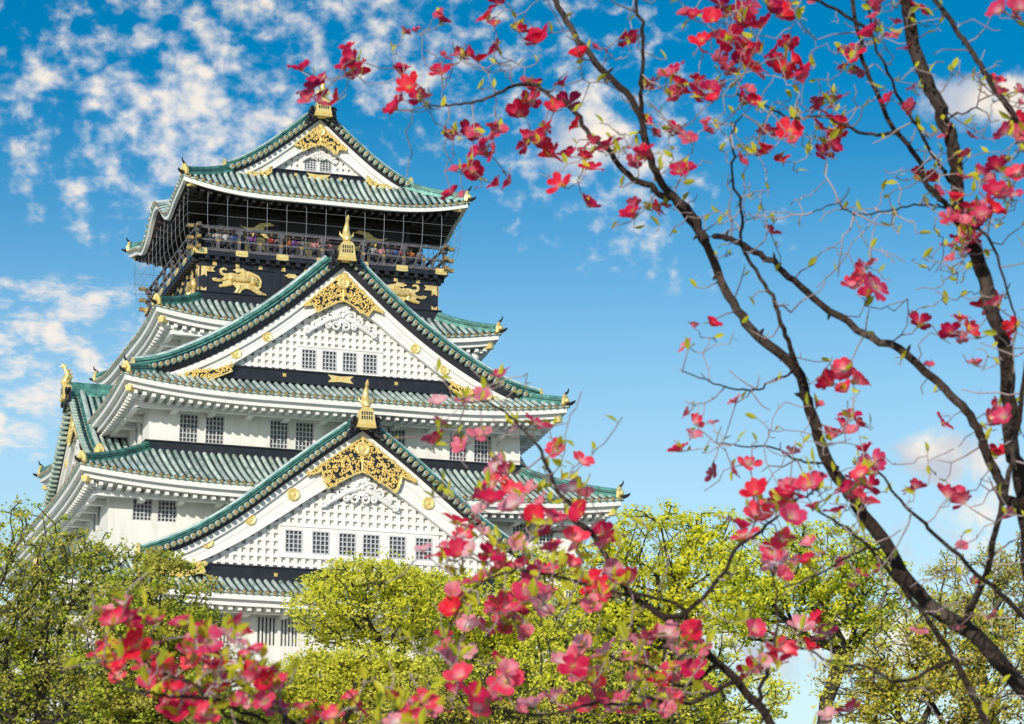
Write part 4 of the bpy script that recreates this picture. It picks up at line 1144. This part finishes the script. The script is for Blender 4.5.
def flower_data(kind, col):
    out = []
    for i, cup in enumerate((0.45, 0.75, 1.0, 0.25, 1.15, 0.85, 0.6, 0.95)):
        mb = flower_mesh(i * 7 + len(kind), kind, cup)
        me = bpy.data.meshes.new('flower'); me.from_pydata(np.concatenate(mb.v).tolist(), [], mb.f)
        me.materials.append(M[col]); me.materials.append(M['dogheart'])
        me.polygons.foreach_set('material_index', mb.mi); me.polygons.foreach_set('use_smooth', [True] * len(mb.f)); me.update()
        out.append(me)
    return out
FL = {c: flower_data('open', 'bract_' + c) for c in ('red', 'pink', 'pale')}

def smooth_line(pts, n=6):
    P = np.array(pts, float); P = np.vstack([2 * P[0] - P[1], P, 2 * P[-1] - P[-2]]); out = []
    for i in range(1, len(P) - 2):
        for q in range(n):
            t = q / n
            out.append(0.5 * ((2 * P[i]) + (-P[i - 1] + P[i + 1]) * t + (2 * P[i - 1] - 5 * P[i] + 4 * P[i + 1] - P[i + 2]) * t * t + (-P[i - 1] + 3 * P[i] - 3 * P[i + 1] + P[i + 2]) * t**3))
    out.append(P[-2]); return np.array(out)

# limbs: measured sight points from the base outwards, distance at base and at tip, width in px at base and tip
DOGS = {
 'left': dict(label='dogwood tree with crimson flowers whose dark main limb leans left over the sky', base=8.3, limbs=[
   ([(1085, 900), (1060, 745), (1024, 688), (976, 637), (932, 606), (903, 569), (866, 515), (850, 492), (827, 461), (809, 409), (797, 370), (755, 330), (725, 290), (707, 245), (680, 208), (660, 190), (634, 179), (604, 149), (578, 119), (548, 90), (520, 84), (488, 98), (455, 104), (424, 106)], 8.3, 8.9, 24, 2.0),
   ([(707, 240), (690, 215), (660, 179), (647, 142), (638, 108), (601, 67), (575, 35), (553, -6), (540, -40)], 8.5, 8.8, 11, 7),
   ([(645, 135), (640, 108), (640, 75), (641, 30), (636, -20)], 8.65, 8.6, 6, 4),
   ([(797, 368), (784, 330), (771, 296), (749, 259), (743, 225), (736, 172), (730, 135), (742, 112)], 8.4, 8.0, 7, 2),
   ([(796, 366), (771, 384), (745, 388), (715, 384), (685, 371)], 8.4, 8.2, 3.5, 1.6),
   ([(826, 462), (800, 462), (775, 448), (745, 446), (715, 442)], 8.35, 8.1, 3.5, 1.6),
   ([(962, 627), (976, 598), (994, 544), (1008, 480), (1016, 420), (1024, 360), (1040, 280)], 8.3, 7.8, 10, 5),
   ([(1000, 760), (987, 723), (954, 664), (926, 620), (888, 570), (850, 530), (815, 508)], 8.2, 7.9, 12, 2.5),
   ([(885, 545), (860, 553), (820, 575), (780, 590)], 8.2, 7.8, 4, 1.6),
   ([(954, 662), (900, 680), (850, 665), (800, 650), (760, 640)], 8.2, 7.7, 5, 1.8)]),
 'right': dict(label='dogwood tree with a thick upright trunk and dark red flowers at the right edge', base=8.0, limbs=[
   ([(1075, 900), (1052, 724), (1036, 610), (1024, 520), (1015, 455), (1009, 395), (1004, 350), (992, 307), (979, 262), (970, 240), (957, 208), (955, 176), (951, 136), (944, 120), (925, 82), (912, 37), (906, 0), (902, -40)], 8.0, 8.3, 20, 16),
   ([(1018, 505), (1004, 495), (992, 465), (977, 427), (951, 396), (897, 349), (850, 324), (801, 289), (769, 257), (735, 240), (712, 236)], 8.0, 8.7, 14, 7),
   ([(957, 212), (940, 200), (932, 188), (910, 150), (884, 109), (865, 60), (850, 0), (843, -40)], 8.2, 8.5, 8, 5),
   ([(951, 182), (940, 165), (921, 131), (899, 94), (880, 49), (868, 0)], 8.2, 8.0, 5, 3),
   ([(1045, 180), (1024, 130), (1013, 115), (996, 94), (977, 60), (962, 34), (932, -4)], 7.8, 8.1, 10, 6),
   ([(1060, 655), (1024, 617), (985, 580), (936, 533), (905, 505), (878, 472)], 7.9, 7.8, 9, 3),
   ([(945, 212), (925, 205), (890, 212), (862, 214), (838, 206), (812, 210)], 8.2, 8.0, 3, 1.4),
   ([(900, 130), (870, 133), (830, 117), (790, 116), (760, 105), (735, 95)], 8.3, 8.2, 5, 2),
   ([(944, 124), (970, 108), (1000, 95)], 8.2, 8.0, 3, 1.5),
   ([(870, 30), (820, 5), (770, -10), (720, -10)], 8.4, 8.3, 5, 2.5),
   ([(965, 225), (990, 240), (1010, 300), (1018, 330)], 8.1, 7.9, 5, 2)]),
 'centre': dict(label='spreading dogwood with pink flowers in front of the castle gable and the lime trees', base=7.0, limbs=[
   ([(815, 900), (785, 760), (750, 693), (706, 650), (670, 622), (631, 593), (596, 540), (576, 522), (565, 499), (545, 463), (535, 440), (515, 418), (490, 404), (462, 402)], 7.0, 7.6, 14, 1.3),
   ([(706, 650), (690, 625), (674, 605), (635, 597), (590, 600), (550, 606), (517, 612), (480, 605)], 7.0, 7.2, 6, 1.5),
   ([(590, 535), (555, 530), (520, 545), (490, 560), (460, 555)], 7.2, 7.0, 4, 1.8),
   ([(720, 665), (680, 685), (640, 665), (600, 655), (570, 640), (540, 600)], 7.0, 6.7, 6, 1.5),
   ([(735, 680), (690, 705), (640, 700), (590, 705), (540, 715), (480, 705), (430, 715)], 6.9, 6.5, 7, 1.6),
   ([(665, 620), (690, 610), (730, 560), (760, 530), (790, 505), (815, 490)], 7.0, 7.2, 7, 2.5),
   ([(640, 600), (560, 580), (510, 570), (470, 590), (452, 620), (450, 650)], 7.1, 6.9, 5, 2),
   ([(760, 706), (770, 660), (778, 610), (772, 570)], 6.9, 7.2, 6, 2)]),
 'low': dict(label='low dogwood spray with blurred pink flowers and yellow leaves at the bottom left', base=5.8, limbs=[
   ([(330, 900), (305, 760), (287, 720), (268, 702), (242, 684), (220, 655), (212, 640)], 5.8, 6.0, 9, 1.5),
   ([(300, 745), (240, 722), (214, 703), (192, 685), (161, 675), (140, 655), (118, 630), (95, 610)], 5.8, 5.9, 6, 1.5),
   ([(268, 725), (232, 704), (207, 701), (164, 694), (140, 689), (118, 679), (104, 665)], 5.75, 5.6, 5, 3),
   ([(290, 725), (275, 700), (262, 680), (246, 660), (242, 640)], 5.8, 6.1, 3, 1.5),
   ([(312, 770), (340, 730), (360, 712), (395, 712), (420, 720)], 5.8, 5.9, 5, 1.5)]),
}
FLOWERS = """302,71,24 312,90,30 353,67,32 401,75,26 416,32,14 440,22,22 487,19,24 498,4,20 456,56,14 478,62,24 442,75,26 410,88,26 418,99,20 397,110,26 537,43,28 545,34,22 498,50,20 580,58,26 606,52,14 629,39,22 647,88,14 444,136,18 468,134,24 494,129,22 481,153,26 494,151,20 472,173,26 511,183,24 463,197,14 519,116,30 530,101,22 537,89,20 554,112,24 569,104,26 548,129,22 537,144,26 526,145,20 554,157,26 569,157,24 578,127,20 561,186,28 588,207,28 591,170,26 608,147,28 642,157,26 655,134,12 634,218,26 653,209,24
691,19,22 713,22,28 702,41,22 721,6,24 741,13,26 767,6,30 779,15,28 762,28,24 732,41,28 719,58,16 747,56,28 754,52,24 730,69,16 752,71,26 775,62,20 784,71,26 792,62,22 805,77,26 668,77,18 676,92,32 698,82,20 698,97,26 717,99,20 739,101,26 752,103,20 707,124,14 676,129,20 689,139,18 644,157,18 687,171,20 756,156,22 766,133,18 790,131,26 779,159,10 822,154,22 829,126,34 839,99,22 826,99,16 854,54,22 872,37,26 891,37,16 857,73,16 889,101,20 912,107,18 914,88,14 880,4,18 895,24,16 917,8,22 925,182,30 964,157,16 970,137,18 964,178,14 996,84,20 1020,105,12 1011,8,40 1015,131,36 998,169,26 1019,176,24 996,195,30 985,210,36 1005,199,26 966,217,32 959,244,32 771,234,20 870,264,12 906,49,16
694,328,14 711,326,20 685,347,18 736,403,16 689,414,16 694,424,20 713,424,14 694,437,18 679,452,24 732,472,18 749,465,22 792,454,18 790,491,28 816,486,26 844,381,44 816,407,16 850,424,34 831,439,28 865,461,36 861,484,34 865,285,44 871,264,14 919,324,24 959,330,34 989,304,32 1000,341,22 1015,328,20 976,366,18 929,366,12 998,416,34 942,424,20 998,456,26 964,246,30 916,489,20 959,497,22
786,498,26 810,487,24 855,489,36 863,504,30 775,511,30 757,520,30 741,529,26 790,518,26 781,542,24 772,553,22 777,569,30 810,546,18 824,553,14 806,564,24 879,571,16 861,575,14 852,588,14 914,491,22 947,498,26 965,504,26 1016,515,30 961,548,16 976,584,14 994,617,16 919,631,16 959,631,14 801,630,28 819,624,24 753,631,24 777,644,20 777,664,26 742,681,18 706,690,20 695,633,22 828,717,18 762,664,20 702,648,16
433,444,20 461,446,14 508,473,22 494,485,24 484,495,20 510,509,20 531,489,14 543,503,16 559,452,24 580,463,22 588,497,20 474,520,18 482,534,14 424,552,18 445,548,14 459,544,18 473,552,18 490,556,22 525,520,12 559,522,18 574,542,28 553,552,24 602,548,20 571,567,22 518,569,26 539,579,30 553,575,24 461,585,22 482,581,18 529,595,30 539,605,28 592,583,26 614,575,26 629,585,24 586,607,18 455,611,26 469,628,24 482,630,22 443,640,22 447,658,18 463,652,20 502,618,20 514,618,22 504,632,18 527,632,16 461,679,28 506,683,30 490,701,20 476,711,26 435,711,26 535,707,26 569,714,26 590,711,26 561,665,24 573,667,24 586,642,22 578,656,20 580,679,20 596,675,20 625,640,20 629,660,18 647,660,20 637,679,20 667,636,24 692,632,22 674,648,18 661,685,24 671,697,18 676,679,16 612,701,20 624,699,16 671,711,20 406,711,14
501,378,22 483,398,18 464,403,18 439,405,20 440,423,16 435,439,22 480,436,20 462,446,18 536,425,24 516,428,16
105,615,22 113,619,22 131,619,20 147,624,16 161,621,12 187,620,10 196,636,16 129,642,14 103,657,24 117,652,22 122,666,16 147,673,18 163,661,18 149,685,18 191,652,24 193,663,20 173,680,26 173,692,20 170,708,22 185,701,18 205,712,18 210,654,18 205,675,16 219,673,16 231,638,24 242,634,20 245,656,14 226,663,14 249,684,12 240,703,20 252,703,18 268,684,24 279,689,14 265,703,20 272,671,10 305,707,20 328,712,16 352,698,16 393,701,20 418,715,20 432,712,18 314,721,16 330,719,16"""
FLOWERS = [tuple(map(float, q.split(','))) for q in FLOWERS.split()]
_big = [f for f in FLOWERS if f[2] >= 32]; FLOWERS = [f for f in FLOWERS if f[2] < 32]
for x_, y_, s_ in _big:      # the largest marks are tight heads of several blooms
    for k_, (dx_, dy_) in enumerate(((-0.24, 0.10), (0.22, 0.06), (0.02, -0.24), (0.05, 0.26))): FLOWERS.append((x_ + dx_ * s_, y_ + dy_ * s_, s_ * (0.66, 0.70, 0.62, 0.5)[k_]))
FLOWERS += [(318, 84, 24), (324, 97, 20), (308, 99, 18)]
_fr = random.Random(404)
for (x_, y_, s_) in list(FLOWERS):
    # the drift along the bottom grows in clusters
    if y_ > 470 and x_ < 850 and _fr.random() < 0.98: FLOWERS.append((x_ + _fr.gauss(0, 12), y_ + _fr.gauss(0, 11), _fr.uniform(16, 28)))
    elif y_ < 260 and _fr.random() < 0.85: FLOWERS.append((x_ + _fr.gauss(0, 10), y_ + _fr.gauss(0, 9), _fr.uniform(13, 22)))
drg = np.random.default_rng(77)
drr = random.Random(31)

LIMB3 = {}
for key, dg in DOGS.items():
    lst = []
    for pts, d0, d1, w0, w1 in dg['limbs']:
        L = len(pts); ph = drr.uniform(0, 6)
        P3 = [at(x, y, d0 + (d1 - d0) * i / (L - 1) + 0.05 * math.sin(i * 1.1 + ph)) for i, (x, y) in enumerate(pts)]
        Q = smooth_line(P3, 6)
        jt = drg.normal(size=Q.shape) * 0.0018 + np.repeat(drg.normal(size=(len(Q) // 4 + 1, 3)) * 0.0035, 4, axis=0)[:len(Q)]; Q = Q + jt
        n = len(Q); d = np.linspace(d0, d1, n); w = w0 + (w1 - w0) * np.linspace(0, 1, n) ** 0.8
        R_ = w * d / F_PX * 0.40 * (1 + 0.05 * np.sin(np.arange(n) * 1.7 + ph) * drg.uniform(0.3, 1, n))
        lst.append((Q, R_, np.array(smooth_line([(x, y, 0) for x, y in pts], 6))[:, :2], d))
    LIMB3[key] = lst
# each flower goes to the tree whose limb runs nearest to it
assign = {k: [] for k in DOGS}
for (x, y, s) in FLOWERS:
    best = None
    for key, lst in LIMB3.items():
        for Q, R_, pq, d in lst:
            dd = np.hypot(pq[:, 0] - x, pq[:, 1] - y) * (1.0 if key != 'low' else 0.7)
            i = int(np.argmin(dd))
            if best is None or dd[i] < best[0]: best = (dd[i], key, d[i])
    if y > 600 and x < 350: best = (0, 'low', 5.85)
    assign[best[1]].append((x, y, s, best[2]))

def leaf_shape(mb, c, t, n, L, wf=0.42):
    t = t / np.linalg.norm(t); b = np.cross(n, t); b /= (np.linalg.norm(b) + 1e-9); n2 = np.cross(t, b)
    rows = []
    for q, w in ((0.0, 0.02), (0.18, 0.30), (0.42, 0.5), (0.68, 0.40), (0.88, 0.18), (1.0, 0.01)):
        p = c + t * L * q - n2 * L * 0.16 * q * q
        rows.append([p - b * w * wf * 2 * L * 0.5 + n2 * w * L * 0.14, p, p + b * w * wf * 2 * L * 0.5 + n2 * w * L * 0.14])
    mb.grid(rows, 0)

for key, dg in DOGS.items():
    lst = LIMB3[key]
    foot0 = lst[0][0][0]; foot = np.array([foot0[0] + 0.1, foot0[1] + 0.1, 0.0])
    root = empty('dogwood_tree', tuple(foot)); tag(root, dg['label'], 'tree', 'flowering dogwoods in the foreground')
    tr = MB()
    Q0, R0 = lst[0][0], lst[0][1]
    stem = smooth_line([foot, foot * 0.6 + Q0[0] * 0.4 + np.array([0.06, -0.03, 0]), Q0[0], Q0[3]], 5)
    tr.tube(np.vstack([stem[:-6], Q0]), np.concatenate([np.linspace(R0[0] * 2.2, R0[0], len(stem) - 6), R0]), 12, 0)
    for Q, R_, pq, d in lst[1:]: tr.tube(Q, R_, 10, 0)
    # knobs and short spurs along the limbs
    for Q, R_, pq, d in lst:
        for i in range(2, len(Q) - 1, 9):
            dv = drg.normal(size=3); dv /= np.linalg.norm(dv)
            tr.tube([Q[i], Q[i] + dv * (R_[i] + 0.008), Q[i] + dv * (R_[i] + 0.02)], [R_[i] * 0.5, R_[i] * 0.35 + 0.001, 0.001], 5, 0, cap=False)
    # targets: the flowers, then bare twig ends
    fl = assign[key]
    ft = []
    for x, y, s, d in fl: ft.append(at(x, y, d + drg.normal() * 0.13))
    ext = []
    nodes0 = np.concatenate([q[0][4:] for q in lst]); 
    for _ in range({'left': 360, 'right': 520, 'centre': 190, 'low': 60}[key]):
        if drg.uniform() < 0.55 and len(ft): c = ft[drg.integers(len(ft))]; sg = 0.075
        else: c = nodes0[drg.integers(len(nodes0))]; sg = 0.11 if key != 'low' else 0.06
        e_ = c + drg.normal(size=3) * sg + np.array([0, 0, 0.03])
        if np.min(np.linalg.norm(nodes0 - e_, axis=1)) < (0.26 if key != 'low' else 0.14): ext.append(e_)
    if key == 'right':
        for x, y in ((735, 208), (745, 190), (755, 215), (800, 200), (815, 190), (834, 200), (860, 212), (876, 208), (820, 222), (800, 228), (790, 205), (840, 45), (815, 40), (800, 20), (960, 60), (985, 50), (1000, 30), (940, 20), (975, 130), (1000, 120), (925, 260), (940, 270), (905, 262), (915, 290), (890, 283)): ext.append(at(x, y, 8.2 + drg.normal() * 0.1))
    targets = np.array(ft + ext)
    # the grown limbs are where twigs may start
    pos = [p for q in lst for p in q[0][4:]]; par = [-1] * len(pos); plen = [0.0] * len(pos)
    npre = len(pos)
    P0 = np.array(pos)
    order = np.argsort([np.min(np.linalg.norm(P0 - t, axis=1)) for t in targets])
    tipof = {}; tw = MB(); lm = MB()
    for i in order:
        tg = targets[i]; P = np.array(pos)
        d = np.linalg.norm(P - tg, axis=1) + 0.25 * np.array(plen)
        j = int(np.argmin(d)); a = pos[j]; D = np.linalg.norm(tg - a); n = max(3, int(D / 0.035))
        up = np.array([0, 0, 1.0])
        ctrl = a + (tg - a) * 0.5 + drg.normal(size=3) * D * 0.14 - up * D * 0.10
        chain = [a]; last = j; ip = []
        kink = drg.normal(size=3) * 0.007
        for q in range(1, n + 1):
            t = q / n; p = (1 - t)**2 * a + 2 * t * (1 - t) * ctrl + t * t * tg
            if q < n: kink = -kink * 0.4 + drg.normal(size=3) * 0.0045; p = p + kink
            chain.append(p); pos.append(p); par.append(last); plen.append(plen[last] + np.linalg.norm(p - pos[last])); last = len(pos) - 1
        base_r = (0.0032 if j < npre else 0.0021) * (0.6 + min(1.0, D / 0.35) * 0.6)
        tw.tube(chain, np.linspace(base_r, 0.0015, len(chain)), 5, 0, cap=False)
        tipof[int(i)] = (chain[-1], chain[-1] - chain[-2])
        # spur buds and small leaves on the twig
        for q in range(1, len(chain) - 1):
            if drg.uniform() < 0.20:
                dv = drg.normal(size=3); dv[2] = abs(dv[2]) ; dv /= np.linalg.norm(dv)
                tw.tube([chain[q], chain[q] + dv * 0.016], [0.0016, 0.0008], 4, 0, cap=False)
        bare = i >= len(ft)
        nl = (drg.integers(0, 2) if bare else drg.integers(0, 3)) if key != 'low' else drg.integers(1, 4)
        if key == 'centre': nl = drg.integers(0, 4)
        for _ in range(nl):
            dv = drg.normal(size=3) * 0.7 + up * 0.9
            leaf_shape(lm, chain[-1] - (chain[-1] - chain[-2]) * drg.uniform(0, 1.0), dv, drg.normal(size=3) + up * 0.3, drg.uniform(0.022, 0.046))
    def place(mb): mb.v = [v - foot for v in mb.v]; return mb
    place(tr).build('trunk', M['dogbark'], root, smooth=True)
    place(tw).build('twigs', M['twigbark'], root, smooth=True)
    place(lm).build('foliage', M['dogleaf'], root)
    # flowers: the hundred that show largest as parts, any others as one
    idx = sorted(range(len(fl)), key=lambda q: -fl[q][2]); rest = MB(); rest_m = []
    for rank, q in enumerate(idx):
        x, y, s, d = fl[q]
        if key in ('left', 'right'): c = 'pink' if (y > 260 or x > 950) and drg.uniform() < 0.65 else 'red'  # lower and right-edge blooms mostly painted sunlit pink, the others shaded crimson
        elif key == 'centre': c = drg.choice(['pink', 'red', 'pale'], p=[0.58, 0.25, 0.17])
        else: c = drg.choice(['pink', 'red', 'pale'], p=[0.62, 0.22, 0.16])
        if (x, y) in ((1015.0, 131.0), (985.0, 210.0), (614.0, 575.0), (629.0, 585.0), (231.0, 638.0), (801.0, 630.0)): c = 'pale'
        me = FL[str(c)][drg.integers(8)]
        ax = Vector((*(drg.normal(size=2) * 0.55), 0.85)) + Vector(tuple(tipof[q][1] / (np.linalg.norm(tipof[q][1]) + 1e-9))) * 0.45 + (Vector((-0.10, -0.30, 0)) if key in ('left', 'right') else Vector((-0.35, -0.60, 0)))
        rot = ax.to_track_quat('Z', 'Y').to_matrix() @ Matrix.Rotation(drg.uniform(0, 6.3), 3, 'Z')
        r = s * d / F_PX * (0.57 if key in ('left', 'right') else 0.63)
        p = Vector(tuple(targets[q] - foot))
        mt = Matrix.LocRotScale(p, rot.to_quaternion(), Vector((r, r, r * drg.uniform(0.85, 1.15))))
        if rank < 100:
            o = bpy.data.objects.new('flower', me); COL.objects.link(o); o.parent = root; o.matrix_local = mt
        else:
            vs = [tuple(mt @ v.co) for v in me.vertices]
            rest.add(vs, [tuple(pp.vertices) for pp in me.polygons], 0)
            rest.mi[-len(me.polygons):] = [(('red', 'pink', 'pale').index(str(c)) if pp.material_index == 0 else 3) for pp in me.polygons]
    if rest.n:
        M.setdefault('bract_plain', material('small_crimson_shaded_bracts', (0.66, 0.04, 0.10), 0.5, base2=(0.80, 0.14, 0.22), scale=25, transl=0.45))  # shade of the crimson blooms painted in here too
        M.setdefault('bract_plain2', material('small_pink_sunlit_bracts', (0.82, 0.10, 0.19), 0.5, base2=(0.90, 0.32, 0.38), scale=25, transl=0.45))  # sunlit pink, its brightness painted into the colour
        M.setdefault('bract_plain3', material('small_pale_bracts', (0.88, 0.30, 0.38), 0.5, base2=(0.95, 0.62, 0.64), scale=25, transl=0.45))
        ro = rest.build('small_flowers', [M['bract_plain'], M['bract_plain2'], M['bract_plain3'], M['dogheart']], root, smooth=True)
        ro['kind'] = 'stuff'
    print(key, 'flowers', len(fl))
